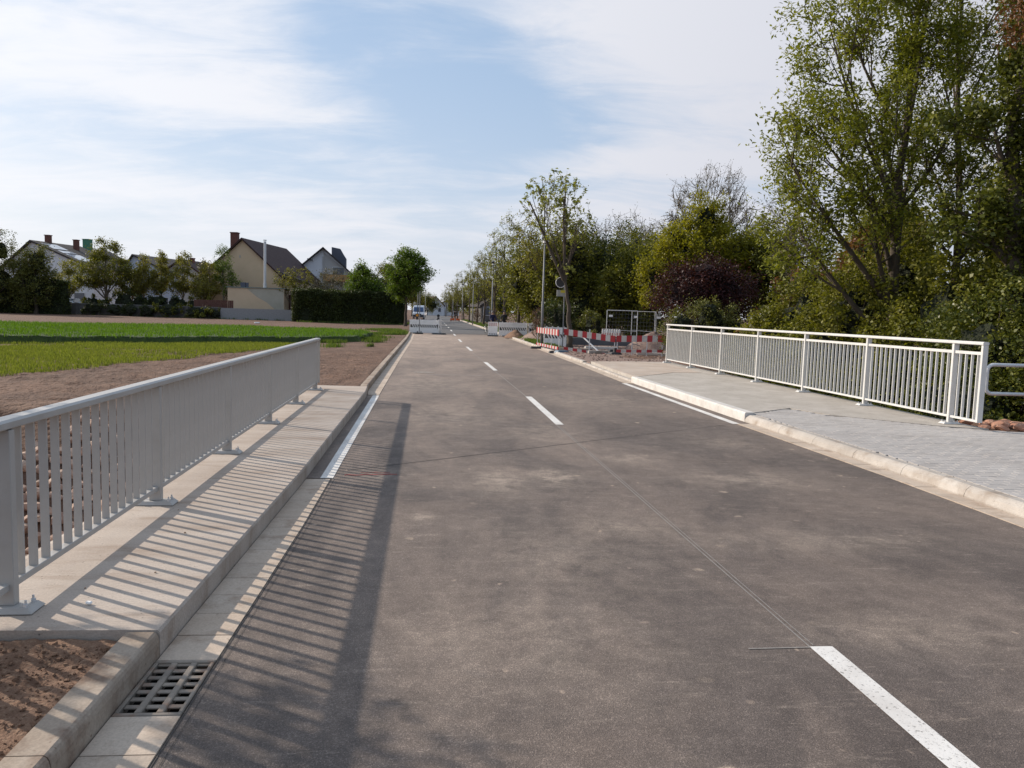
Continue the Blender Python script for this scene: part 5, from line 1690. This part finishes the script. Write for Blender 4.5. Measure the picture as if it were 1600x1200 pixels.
house('pale house with brown gabled roof between row houses and cream house', (-37.4, 115.5, 0), -6, 9.0, 12, 4.7, 7.7, M['greywall'], M['roof_red'], windows=((-.3, 3.6, .7, .5), (-2.6, 2.0, 1.1, 1.2)), chimneys=((0.3, 3, .55, 8.2, M['brick']),))
# carport
cp = empty('carport', (-46.3, 97.5, 0), 0, 'white panelled carport beside the dark hedge at the left', 'carport')
MB().box((-.6, 0, 2.75), (4.6, 3, .12)).build('roof', M['whitewall'], cp)
MB().box((-1.3, .8, 1.6), (2.8, .1, 2.2)).build('back_panel', M['whitewall'], cp)
for x_ in (-2.6, .2, 1.6):
    MB().box((x_, -1.3, 1.35), (.12, .12, 2.68)).build('post', M['frame_w'], cp)
MB().box((.8, .85, 1.9), (1.1, .12, .9)).build('window', M['glass'], cp)

# --- garden walls at the back
def wall_run(name, label, p, q, h, th, mat, capm=None, posts=0):
    p, q = Vector((*p, 0)), Vector((*q, 0))
    d_ = q - p
    R = empty(name, p, math.atan2(d_.y, d_.x), label, 'wall')
    MB().box((d_.length / 2, 0, h / 2), (d_.length, th, h)).build('wall_body', mat, R)
    if capm:
        MB().box((d_.length / 2, 0, h + .03), (d_.length, th + .08, .06)).build('coping', capm, R)
    for i in range(posts):
        MB().box((d_.length * (i + .5) / posts, -th * .5, h / 2 + .03), (.3, .3, h + .1)).build('pier', mat, R)
    return R


wall_run('garden_wall', 'weathered dark garden wall with piers behind the field', (-46.5, 90.8), (-24.6, 88.8), 1.25, .22, M['oldwall'], M['grout'], 9)
wall_run('garden_wall', 'plain grey concrete wall below the cream annex', (-24.5, 88.6), (-15.6, 87.4), 1.25, .22, plain('grey_wall', (.27, .27, .27), .9), None, 0)
wf = empty('board_fence', (-27.8, 90.2, 0), -.05, 'reddish brown board fence on top of the wall left of the annex', 'fence')
for i in range(22):
    MB().box((.2 * i, 0, 1.65), (.18, .03, .9)).build('board', M['brownwood'], wf)
MB().box((2.1, .03, 1.9), (4.4, .03, .08)).build('rail', M['brownwood'], wf)
# white garden wall at hedge end
gwp = empty('gate_pillar', (-4.35, 88.0, 0), 0, 'pale gate pillar between the dark hedge end and the round green tree', 'pillar')
MB().box((0, 0, 1.05), (.7, .7, 2.1)).box((0, 0, 2.16), (.85, .85, .12)).build('pillar_body', M['greywall'], gwp)

# distant houses at the road end
for (lb, loc, rz, w, l, e, r_, wm, rm) in (('white house with reddish roof at the far end of the road', (-2.0, 252, 0), 20, 6, 8, 3.2, 6.0, M['whitewall'], M['roof_red']), ('small pale house right of the far road end', (1.5, 255, 0), -10, 6, 8, 3, 5, M['whitewall'], M['roof_red']), ('pale hall seen between the avenue trunks', (8.0, 118, 0), 10, 4, 8, 2.6, 3.8, M['oldwall'], M['roof_dark'])):
    house(lb, loc, rz, w, l, e, r_, wm, rm, windows=((-1.2, 1.8, .9, 1.2), (1.4, 1.8, .9, 1.2)))

# ------------------------------------------------------------------ vehicles
def car(label, loc, rz, body, name='parked_car', L_=4.2, W_=1.75, H_=1.45, cat='car'):
    R = empty(name, loc, math.radians(rz), label, cat)
    # side profile (y along length), lofted to narrower roof
    pr = [(-L_ / 2, .35), (-L_ / 2, .75), (-L_ * .30, .92), (-L_ * .14, H_), (L_ * .22, H_), (L_ * .42, .98), (L_ / 2, .9), (L_ / 2, .35)]
    V = []
    for sg in (-1, 1):
        for y_, z_ in pr:
            V.append((sg * (W_ / 2 if z_ < 1.1 else W_ * .40), y_, z_))
    n = len(pr)
    Fc = [tuple(range(n)), tuple(range(2 * n - 1, n - 1, -1))] + [((i + 1) % n, i, n + i, n + (i + 1) % n) for i in range(n)]
    MB().add(V, Fc).build('body', body, R, bevel=.05, seg=2)
    MB().add([(-W_ * .38, -L_ * .29, .97), (W_ * .38, -L_ * .29, .97), (W_ * .34, -L_ * .155, H_ - .06), (-W_ * .34, -L_ * .155, H_ - .06)], [(0, 1, 2, 3)]).build('windscreen', M['glass'], R).location = (0, -.03, .03)
    for sg in (-1, 1):
        MB().box((sg * W_ * .44, 0, 1.17), (.03, L_ * .45, .32)).build('side_window', M['glass'], R)
        MB().box((sg * W_ * .36, -L_ / 2 - .01, .68), (.3, .06, .16)).build('headlight', M['white'], R)
        for y_ in (-L_ * .31, L_ * .31):
            MB().tube([(sg * (W_ / 2 - .2), y_, .31), (sg * (W_ / 2 + .005), y_, .31)], .31, 14).build('wheel', M['black'], R)
    MB().box((0, -L_ / 2 - .012, .48), (W_ * .5, .04, .16)).build('grille', M['black'], R)
    return R


car('white car parked behind the old garden wall left of the budding tree trunk', (-43.4, 95.0, .35), 70, M['vanpaint'])
car('second pale car parked beside the budding tree trunk', (-40.4, 94.6, .35), 75, M['vanpaint'], name='parked_car')
# van
vn = empty('delivery_van', (-4.05, 139, 0), 0, 'white delivery van with blue windscreen parked at the left roadside', 'van')
pr = [(-2.6, .35), (-2.65, .9), (-2.45, 1.12), (-1.75, 1.30), (-1.15, 2.15), (-.8, 2.45), (2.7, 2.5), (2.75, .35)]
V = []
for sg in (-1, 1):
    for y_, z_ in pr:
        V.append((sg * (1.0 if z_ < 1.5 else .9), y_, z_))
n = len(pr)
MB().add(V, [tuple(range(n)), tuple(range(2 * n - 1, n - 1, -1))] + [((i + 1) % n, i, n + i, n + (i + 1) % n) for i in range(n)]).build('body', M['vanpaint'], vn, bevel=.06, seg=2)
wsm = plain('blue_windscreen', (.04, .08, .17), .1)
MB().add([(-.86, -1.80, 1.36), (.86, -1.80, 1.36), (.80, -1.20, 2.12), (-.80, -1.20, 2.12)], [(0, 1, 2, 3)]).build('windscreen', wsm, vn).location = (0, -.06, .03)
MB().box((0, -2.66, .62), (1.9, .08, .36)).build('bumper', M['darkgrey'], vn)
MB().box((0, -2.64, .93), (1.0, .06, .18)).build('grille', M['black'], vn)
for sg in (-1, 1):
    MB().box((sg * .78, -2.62, .95), (.3, .08, .2)).build('headlight', M['white'], vn)
    MB().box((sg * 1.16, -1.75, 1.5), (.2, .1, .34)).build('mirror', M['black'], vn)
    for y_ in (-1.7, 1.7):
        MB().tube([(sg * .8, y_, .34), (sg * 1.005, y_, .34)], .34, 14).build('wheel', M['black'], vn)

# ------------------------------------------------------------------ barriers
def plastic_barrier(label, loc, rz, L_=2.1, stripes='dark', mat=None, H_=1.0, refl=True, group='white plastic site barriers'):
    mat = mat or M['whitep']
    R = empty('plastic_barrier', loc, math.radians(rz), label, 'barrier', group)
    t = .05
    b_ = MB()
    b_.box((0, 0, H_ * .86), (L_, t, H_ * .28)).box((0, 0, H_ * .20), (L_, t, H_ * .24))
    b_.box((-L_ / 2 + .03, 0, H_ * .52), (.06, t, H_ * .40)).box((L_ / 2 - .03, 0, H_ * .52), (.06, t, H_ * .40))
    b_.box((0, 0, H_ * .385), (L_ - .12, t * .96, .13)).box((0, 0, H_ * .69), (L_ - .12, t * .96, .06))
    b_.build('panel', mat, R)
    # slanted bars with open slots between
    n = int((L_ - .12) / .17)
    for i in range(n):
        x_ = -L_ / 2 + .12 + (L_ - .24) * (i + .5) / n
        MB().add([(x_ + .06, -t / 2, H_ * .445), (x_ + .13, -t / 2, H_ * .445), (x_ + .01, -t / 2, H_ * .665), (x_ - .06, -t / 2, H_ * .665),
                  (x_ + .06, t / 2, H_ * .445), (x_ + .13, t / 2, H_ * .445), (x_ + .01, t / 2, H_ * .665), (x_ - .06, t / 2, H_ * .665)],
                 [(0, 1, 2, 3), (7, 6, 5, 4), (0, 4, 5, 1), (1, 5, 6, 2), (2, 6, 7, 3), (3, 7, 4, 0)]).build('slanted_bar', mat, R)
    MB().box((0, .12, H_ * .55), (L_ - .14, .012, H_ * .3)).build('slot_dark_sheet', M['darkgrey'], R)  # added dark sheet: the shade seen through the slots is its colour
    for i in range(4):
        MB().box((-L_ / 2 + L_ * (i + .5) / 4, 0, H_ + .025), (.05, .05, .05)).build('peg', mat, R)
    for sg in (-1, 1):
        MB().box((sg * (L_ / 2 - .35), 0, .04), (.22, .8, .08), taper=(.8, .9)).build('foot', M['darkgrey'], R)
    return R


bl_ = plastic_barrier('long white plastic barrier closing the left lane beside the kerb', (-1.22, 55.2, 0), 2, 2.05)
sd_ = plastic_barrier('bright white end panel standing turned beside the left lane barrier', (-.10, 55.15, 0), 60, .42, mat=M['white'])
def warn_lamp(label, loc, lens):
    R = empty('warning_lamp', loc, 0, label, 'warning lamp')
    MB().box((0, 0, .10), (.16, .10, .20)).build('battery_case', M['darkgrey'], R)
    MB().tube([(0, -.05, .31), (0, .05, .31)], .10, 16).build('lens', lens, R)
    return R


warn_lamp('amber warning lamp on top of the left lane barrier', (-1.72, 55.2, 1.0), M['amber'])
warn_lamp('black warning lamp at the right end of the left lane barrier', (-.22, 55.15, 1.0), M['black'])
sp = empty('sign_post', (-1.53, 54.6, 0), 0, 'thin grey sign post in a plastic foot before the left barrier', 'sign post')
MB().tube([(0, 0, .05), (0, 0, 3.0)], .03, 8).build('pole', M['lamp_steel'], sp)
MB().box((0, 0, .05), (.55, .38, .10), taper=(.9, .85)).box((-.12, 0, .14), (.06, .3, .1)).box((.12, 0, .14), (.06, .3, .1)).build('foot', M['black'], sp)

# right barriers
rp = empty('red_white_panel', (3.62, 54.0, 0), math.radians(-8), 'white panel with red stripes along its top at the right road edge', 'barrier')
MB().box((0, 0, .53), (.66, .05, .96)).build('board', M['white'], rp)
for i in range(4):
    MB().box((-.22 + .145 * i, -.028, .83), (.055, .01, .24)).build('red_stripe', M['red'], rp)
for i in range(5):
    MB().box((-.24 + .12 * i, -.028, .16), (.05, .01, .07)).build('slot', M['black'], rp)
MB().box((0, 0, .04), (.7, .5, .07)).build('foot', M['black'], rp)
plastic_barrier('grey white barrier directly right of the red striped panel', (5.0, 53.6, 0), -1, 2.0)
plastic_barrier('grey white barrier behind the earth mound', (7.05, 53.3, 0), -1, 2.0)
rb_ = plastic_barrier('barrier with two red reflectors just behind the lamp post', (5.75, 38.6, 0), -6, 1.15, H_=1.02, mat=M['whitep'])
for x_ in (-.08, .42):
    MB().box((x_, -.035, .86), (.17 if x_ < 0 else .07, .012, .19)).build('red_reflector', M['red'], rb_)


def board_fence(label, p, q, top=.98, nseg=10, bars=4, lean=0.0, sag=(0, 0), feet=True):
    """steel pedestrian barrier with striped top board and lower board"""
    P, Qv = Vector((*p, .07)), Vector((*q, .07))
    d_ = Qv - P
    L_ = d_.length
    R = empty('site_barrier', P, math.atan2(d_.y, d_.x), label, 'barrier', 'red and white striped site barriers')
    for part, z0, z1, nm in (('top', top - .26, top, 'striped_board'), ('low', .10, .22, 'lower_board')):
        b_ = MB()
        for i in range(nseg):
            x0, x1 = L_ * i / nseg, L_ * (i + 1) / nseg
            s0 = sag[0] + (sag[1] - sag[0]) * i / nseg
            s1 = sag[0] + (sag[1] - sag[0]) * (i + 1) / nseg
            vs = [(x0, -.018, z0 + s0), (x1, -.018, z0 + s1), (x1, -.018, z1 + s1), (x0, -.018, z1 + s0), (x0, .018, z0 + s0), (x1, .018, z0 + s1), (x1, .018, z1 + s1), (x0, .018, z1 + s0)]
            b_.add(vs, [(0, 1, 2, 3), (7, 6, 5, 4), (0, 4, 5, 1), (2, 6, 7, 3)], i % 2)
        b_.build(nm, [M['red'], M['slab_w']], R)
    for i in range(bars):
        x_ = .03 + (L_ - .06) * i / (bars - 1)
        MB().box((x_, .03, (top + .02) / 2), (.035, .02, top + .02)).build('post', M['galv'], R)
    if feet:
        for x_ in (.25, L_ - .25):
            MB().box((x_, .02, -.01), (.24, .75, .10), taper=(.75, .9)).build('foot', M['darkgrey'], R)
    return R


board_fence('striped barrier turned along the kerb beside the lamp post', (4.62, 37.0), (5.02, 32.6), nseg=17, bars=4, top=.96)
board_fence('long striped barrier before the chestnut trunk', (5.30, 32.9), (7.25, 31.6), nseg=11, bars=3, top=1.0, sag=(0, -.22), feet=False)
board_fence('striped barrier ending at the far end of the white railing', (7.28, 31.5), (9.0, 30.6), nseg=9, bars=4, top=.80, sag=(0, .08), feet=False)
bf = empty('barrier_foot', (5.12, 32.35, .06), .5, 'blue grey plastic barrier foot at the kerb', 'foot')
MB().box((0, 0, .05), (.62, .3, .1), taper=(.8, .8)).build('foot_body', M['bluefoot'], bf, bevel=.01)
pf = empty('barrier_foot', (7.25, 31.55, .06), .2, 'dark plastic foot under the middle of the striped barriers', 'foot')
MB().box((0, 0, .06), (.6, .4, .12), taper=(.6, .7)).box((0, 0, .2), (.12, .12, .2)).build('foot_body', M['darkgrey'], pf, bevel=.01)

# building site ground and clutter
struct(MB().prism([(float(kr(26.4)) + .14, 25.7), (8.2, 26.3), (9.8, 30), (16, 33), (16, 47), (6.2, 50), (float(kr(44)) + .3, 44), (float(kr(34)) + .16, 34)], -.2, .085).build('site_ground', M['gravel']))
gs = [stone_mesh('gravel', M['gravel'], 60 + i, 1) for i in range(3)]
jm = bmesh.new()
rr = random.Random(4)
for i in range(900):
    x_, y_ = rr.uniform(5.2, 10.5), rr.uniform(26.6, 40)
    s_ = rr.uniform(.03, .11)
    n0 = len(jm.verts)
    jm.from_mesh(gs[i % 3])
    jm.verts.ensure_lookup_table()
    for v in jm.verts[n0:]:
        v.co = v.co * s_ + Vector((x_, y_, .09))
me = bpy.data.meshes.new('loose_gravel')
jm.to_mesh(me)
jm.free()
me.materials.append(M['gravel'])
tag(obj('loose_gravel', me), 'loose reddish gravel scattered over the building site', 'gravel', kind='stuff')


def mound(name, label, loc, rx_, ry_, h_, mat, seed):
    def zf(X, Y):
        r_ = np.sqrt((X / rx_) ** 2 + (Y / ry_) ** 2)
        return h_ * np.clip(1 - r_, 0, 1) ** .8 + (fbm(X * 4, Y * 4, 4, seed) - .5) * .22 * np.clip(1.1 - r_, 0, 1) - .02
    me_ = grid_mesh(name, np.linspace(-rx_, rx_, 40), np.linspace(-ry_, ry_, 40), zf, mat)
    return tag(obj(name, me_, None, loc), label, 'mound')


mound('gravel_mound', 'reddish gravel heap behind the far end of the white railing', (10.55, 37.5, .06), 1.5, 1.3, .95, M['gravel'], 3)
mound('earth_mound', 'low heap of reddish earth on the verge before the barriers', (5.9, 46.5, .06), 1.1, 3.0, .75, M['gravel'], 5)
mound('earth_mound', 'small heap of earth and brushwood beside the red striped panel', (4.95, 51.4, .05), .75, 1.4, .55, M['clay'], 6)
# bluish concrete trough / low wall across the site
tr = empty('concrete_trough', (7.6, 41.0, .08), 0, 'long bluish grey concrete wall element lying across the site', 'wall element')
MB().box((.4, 0, .19), (5.3, .6, .38)).build('front_element', M['bluegrey'], tr)
MB().add([(3.06, -.3, 0), (4.6, -.3, 0), (3.9, -.3, .2), (3.06, -.3, .38), (3.06, .3, 0), (4.6, .3, 0), (3.9, .3, .2), (3.06, .3, .38)], [(0, 1, 2, 3), (7, 6, 5, 4), (1, 5, 6, 2), (2, 6, 7, 3)]).build('sloping_end', M['concrete'], tr)
for (x_, y_, L2, rz, w, m_, lb) in ((8.2, 32.4, 1.6, -35, .16, 'kerb_white', 'pale kerb stone lying slantwise behind the striped barrier'), (8.75, 31.35, 1.2, -18, .14, 'kerb_white', 'pale kerb stone on the ground at the railing end'), (7.6, 36.0, 1.6, 5, .2, 'kerb_white', 'pale flat stone lying in the middle of the site'), (6.6, 31.9, 1.0, 25, .12, 'kerb', 'grey kerb stone at the edge of the paving'), (5.9, 33.8, 1.4, 3, .2, 'tan_dust', 'tan flat slab beside the chestnut foot')):
    o = MB().box((0, 0, .06), (L2, w, .12)).build('loose_kerb_stone', M[m_], None, bevel=.012)
    o.location = (x_, y_, .088)
    o.rotation_euler = (0, 0, math.radians(rz))
    tag(o, lb, 'kerb stone')
o = MB().tube([(6.05, 33.4, .86), (6.75, 32.3, .12)], .035, 6).build('steel_strut', M['galv'])
tag(o, 'slanting steel strut leaning behind the long striped barrier', 'strut')
mp_ = empty('dark_mat', (7.75, 33.6, .09), .1, 'dark rubber foot lying on the gravel behind the barrier', 'rubber foot')
MB().box((0, 0, .05), (.8, .4, .1), taper=(.7, .7)).build('mat_body', M['black'], mp_)

# stack of beacons
bmw = MB()
for i in range(8):
    R = empty('traffic_beacon', (9.0 + .135 * i, 42.4, .42), 0, ('leftmost', 'second', 'third', 'fourth', 'fifth', 'sixth', 'seventh', 'rightmost')[i] + ' of the eight red and white beacons stored before the mesh fence', 'traffic beacon', 'stored red and white traffic beacons')
    MB().box((0, 0, .28), (.095, .05, .36)).box((0, 0, .49), (.06, .04, .08)).build('blade', M['white'], R)
    MB().box((0, -.028, .22), (.05, .006, .18)).build('red_mark', plain('faded_red', (.7, .25, .22), .6) if i == 0 else bpy.data.materials['faded_red'], R)
st = empty('beacon_stack', (9.45, 42.4, .08), 0, 'dark pallet carrying the stored traffic beacons', 'pallet')
MB().box((0, 0, .17), (1.3, .6, .34)).build('pallet_body', M['darkgrey'], st)

# mesh fence
def mesh_fence(label, p, q, h_=1.9, z0=.1, tilt=0):
    P, Qv = Vector((*p, z0)), Vector((*q, z0))
    d_ = Qv - P
    L_ = d_.length
    R = empty('mesh_fence_panel', P, math.atan2(d_.y, d_.x), label, 'fence panel', 'mesh fence panels of the building site')
    f = MB().tube([(0, 0, 0), (0, 0, h_)], .021, 6).tube([(L_, 0, 0), (L_, 0, h_)], .021, 6).tube([(0, 0, h_), (L_, 0, h_)], .021, 6).tube([(0, 0, h_ * .42), (L_, 0, h_ * .38)], .014, 6)
    f.build('frame', M['galv'], R)
    g_ = MB()
    k = int(L_ / .16)
    for i in range(1, k):
        g_.box((L_ * i / k, 0, h_ / 2), (.006, .006, h_))
    for i in range(1, 9):
        g_.box((L_ / 2, .006, h_ * i / 9), (L_, .008, .008))
    g_.build('wire_mesh', M['lamp_steel'], R)
    MB().box((.22, -.02, h_ - .32), (.22, .01, .12)).build('tag_plate', M['white'], R)
    return R


mesh_fence('mesh fence panel at the left with a white tag', (9.55, 44.0), (11.25, 43.6))
mesh_fence('mesh fence panel in the middle leaning beside the gap', (11.0, 43.9), (12.3, 43.4), 1.88)
mesh_fence('mesh fence panel ending behind the light green hedge', (12.2, 43.3), (14.4, 42.6), 1.88)

# ------------------------------------------------------------------ lamps and signs
def lamp(label, loc, h_=5.1, parent_first=None):
    R = empty('street_lamp', loc, 0, label, 'street lamp', 'street lamps along the road')
    MB().tube([(0, 0, -.1), (0, 0, 2.2), (0, 0, 2.25), (0, 0, h_)], [.062, .06, .045, .034], 12).build('pole', M['lamp_steel'], R, smooth=True)
    MB().tube([(0, 0, h_), (0, 0, h_ + .05), (0, 0, h_ + .14), (0, 0, h_ + .20)], [.05, .15, .17, .05], 14).build('lamp_head', M['darkgrey'], R)
    MB().tube([(0, 0, h_ - .10), (0, 0, h_)], .09, 12).build('lens', M['whitep'], R)
    return R


L1 = lamp('tall grey street lamp beside the chestnut and the striped barrier', (4.83, 36.8, .05))
for i, (x_, y_, lb, sc) in enumerate(((4.42, 68, 'street lamp rising above the red striped white panel', 1.15), (3.95, 98, 'street lamp between the avenue trunks', 1.15), (3.4, 128, 'far street lamp on the right roadside', 1.15), (2.4, 165, 'farthest street lamp on the right', 1.15), (-3.3, 108, 'street lamp on the left roadside behind the van side', 1.15), (-3.6, 172, 'far street lamp on the left roadside', 1.15))):
    copy_tree(L1, (x_, y_, .05), 0, sc, lb)
bs = empty('bus_stop_sign', (5.78, 36.3, .06), .15, 'round sign seen from behind over a yellow and grey plate at the chestnut', 'sign')
MB().tube([(0, 0, 0), (0, 0, 3.35)], .03, 8).build('pole', M['lamp_steel'], bs)
MB().tube([(-.22, -.05, 3.12), (-.22, -.02, 3.12)], .235, 24).build('round_plate', M['darkgrey'], bs)
ring = MB()
ring.tube([(-.22 + .235 * math.cos(t), -.055, 3.12 + .235 * math.sin(t)) for t in np.linspace(0, 2 * math.pi, 25)], .016, 6, cap=False)
ring.build('rim', M['whitep'], bs)
MB().box((-.18, -.05, 2.62), (.42, .03, .30)).build('plate', plain('grey_plate', (.36, .36, .33), .6), bs)
MB().box((-.10, -.068, 2.70), (.22, .006, .12)).build('yellow_field', M['yellow'], bs)

# ------------------------------------------------------------------ people
def person(label, loc, rz, jacket, trousers, hair, h_=1.72, arms_fwd=.3, stride=.12):
    R = empty('person', loc, rz, label, 'person')
    s = h_ / 1.72
    J = {'pelvis': (0, 0, .95), 'spine': (0, 0, 1.15), 'chest': (0, 0, 1.35), 'neck': (0, 0, 1.48), 'head0': (0, -.02, 1.56), 'head1': (0, -.02, 1.66),
         'hipL': (.09, 0, .90), 'hipR': (-.09, 0, .90), 'kneeL': (.10, -stride * .6, .50), 'kneeR': (-.10, stride * .4, .50), 'ankL': (.10, -stride, .09), 'ankR': (-.10, stride, .09),
         'toeL': (.11, -stride - .17, .03), 'toeR': (-.11, stride - .17, .03),
         'shL': (.19, 0, 1.40), 'shR': (-.19, 0, 1.40), 'elL': (.24, -arms_fwd * .3, 1.13), 'elR': (-.24, -arms_fwd * .3, 1.13), 'haL': (.22, -arms_fwd, .98), 'haR': (-.22, -arms_fwd, .98),
         'fiL': (.21, -arms_fwd - .10, .95), 'fiR': (-.21, -arms_fwd - .10, .95)}
    Rr = {'pelvis': .13, 'spine': .12, 'chest': .145, 'neck': .055, 'head0': .085, 'head1': .10, 'hipL': .085, 'hipR': .085, 'kneeL': .06, 'kneeR': .06, 'ankL': .04, 'ankR': .04, 'toeL': .035, 'toeR': .035,
          'shL': .07, 'shR': .07, 'elL': .045, 'elR': .045, 'haL': .035, 'haR': .035, 'fiL': .022, 'fiR': .022}
    E_ = [('pelvis', 'spine'), ('spine', 'chest'), ('chest', 'neck'), ('neck', 'head0'), ('head0', 'head1'), ('pelvis', 'hipL'), ('hipL', 'kneeL'), ('kneeL', 'ankL'), ('ankL', 'toeL'), ('pelvis', 'hipR'), ('hipR', 'kneeR'), ('kneeR', 'ankR'), ('ankR', 'toeR'),
          ('chest', 'shL'), ('shL', 'elL'), ('elL', 'haL'), ('haL', 'fiL'), ('chest', 'shR'), ('shR', 'elR'), ('elR', 'haR'), ('haR', 'fiR')]
    names = list(J)
    me_ = bpy.data.meshes.new('body')
    me_.from_pydata([Vector(J[n_]) * s for n_ in names], [(names.index(a), names.index(c)) for a, c in E_], [])
    o = bpy.data.objects.new('body', me_)
    COL.objects.link(o)
    o.modifiers.new('skin', 'SKIN')
    sk = me_.skin_vertices[0].data if me_.skin_vertices else None
    if sk is None:
        bm = bmesh.new()
        bm.from_mesh(me_)
        lay = bm.verts.layers.skin.verify()
        bm.to_mesh(me_)
        bm.free()
        sk = me_.skin_vertices[0].data
    for i, n_ in enumerate(names):
        sk[i].radius = (Rr[n_] * s, Rr[n_] * s)
        sk[i].use_root = n_ == 'pelvis'
    ss = o.modifiers.new('sub', 'SUBSURF')
    ss.levels = ss.render_levels = 1
    dg = bpy.context.evaluated_depsgraph_get()
    dg.update()
    ev_ = bpy.data.meshes.new_from_object(o.evaluated_get(dg))
    o.modifiers.clear()
    o.data = ev_
    o.parent = R
    for m_ in (jacket, trousers, M['skin'], M['black']):
        ev_.materials.append(m_)
    for p_ in ev_.polygons:
        z_ = p_.center.z / s
        x_ = abs(p_.center.x) / s
        p_.use_smooth = True
        p_.material_index = 3 if z_ < .09 else (2 if z_ > 1.47 or (p_.center.y / s < -arms_fwd * .92 and .9 < z_ < 1.05 and x_ > .16) else (1 if z_ < .93 and x_ < .19 else 0))
    bm = bmesh.new()
    bmesh.ops.create_uvsphere(bm, u_segments=12, v_segments=8, radius=.112 * s)
    for v in list(bm.verts):
        v.co = Vector((v.co.x * .92, v.co.y * 1.02 + .01 * s, v.co.z * 1.05)) + Vector((0, 0, 1.65 * s))
    bmesh.ops.delete(bm, geom=[v for v in bm.verts if v.co.z < 1.60 * s or (v.co.y < -.05 * s and v.co.z < 1.70 * s)], context='VERTS')
    hm = bpy.data.meshes.new('hair')
    bm.to_mesh(hm)
    bm.free()
    hm.materials.append(hair)
    obj('hair', hm, R)
    return R


def bicycle(label, loc, rz):
    R = empty('bicycle', loc, rz, label, 'bicycle')
    for y_ in (-.52, .52):
        w = MB().tube([(0, y_ + .34 * math.cos(t), .35 + .34 * math.sin(t)) for t in np.linspace(0, 2 * math.pi, 25)], .018, 6, cap=False)
        wo = w.build('wheel', M['black'], R)
        s_ = MB()
        for k in range(8):
            t = k * math.pi / 8
            s_.tube([(0, y_ + .33 * math.cos(t), .35 + .33 * math.sin(t)), (0, y_ - .33 * math.cos(t), .35 - .33 * math.sin(t))], .003, 3)
        s_.build('spokes', M['galv'], wo)
    f = MB().tube([(0, .52, .35), (0, .12, .30), (0, -.38, .82)], .017, 6).tube([(0, .12, .30), (0, .28, .88)], .017, 6).tube([(0, -.38, .82), (0, .22, .80)], .017, 6).tube([(0, .52, .35), (0, .22, .80)], .012, 6).tube([(0, -.52, .35), (0, -.36, .98)], .017, 6)
    f.build('frame', M['darkgrey'], R)
    MB().tube([(-.28, -.25, 1.02), (-.12, -.36, 1.04), (.12, -.36, 1.04), (.28, -.25, 1.02)], .013, 6).build('handlebar', M['black'], R)
    MB().box((0, .28, .91), (.14, .26, .06), taper=(.8, .9)).build('saddle', M['black'], R)
    return R


person('grey haired person in a navy jacket pushing a bicycle behind the barrier', (4.0, 60.3, .0), math.radians(12), M['navy'], M['darkcloth'], M['hair'], 1.74, .38)
bicycle('dark bicycle held by the person in the navy jacket', (3.55, 60.0, .0), math.radians(12))
person('grey haired person in dark clothes standing right of the navy jacket', (4.95, 60.8, .09), math.radians(-20), M['darkcloth'], M['darkcloth'], M['hair'], 1.70, .15)
person('small distant person in dark clothes at the orange site sheets', (2.2, 128, .0), math.radians(30), M['darkcloth'], M['darkcloth'], M['darkcloth'], 1.75, .3)
og = empty('orange_barrier', (2.15, 126.5, .0), .05, 'low orange site barrier on the road far away', 'barrier')
MB().box((-.35, 0, .3), (.7, .05, .35)).box((.55, .3, .28), (.6, .05, .3)).build('orange_board', M['orange'], og)
for x_ in (-.6, .75):
    MB().box((x_, .1, .06), (.2, .5, .1)).build('foot', M['black'], og)
# small white stone / litter in the field soil
o = MB().box((0, 0, .04), (.45, .3, .12)).build('pale_stone', M['white'], None, bevel=.03)
o.location = (-16.6, 71.5, .04)
tag(o, 'pale stone lying on the bare soil behind the crop', 'stone')
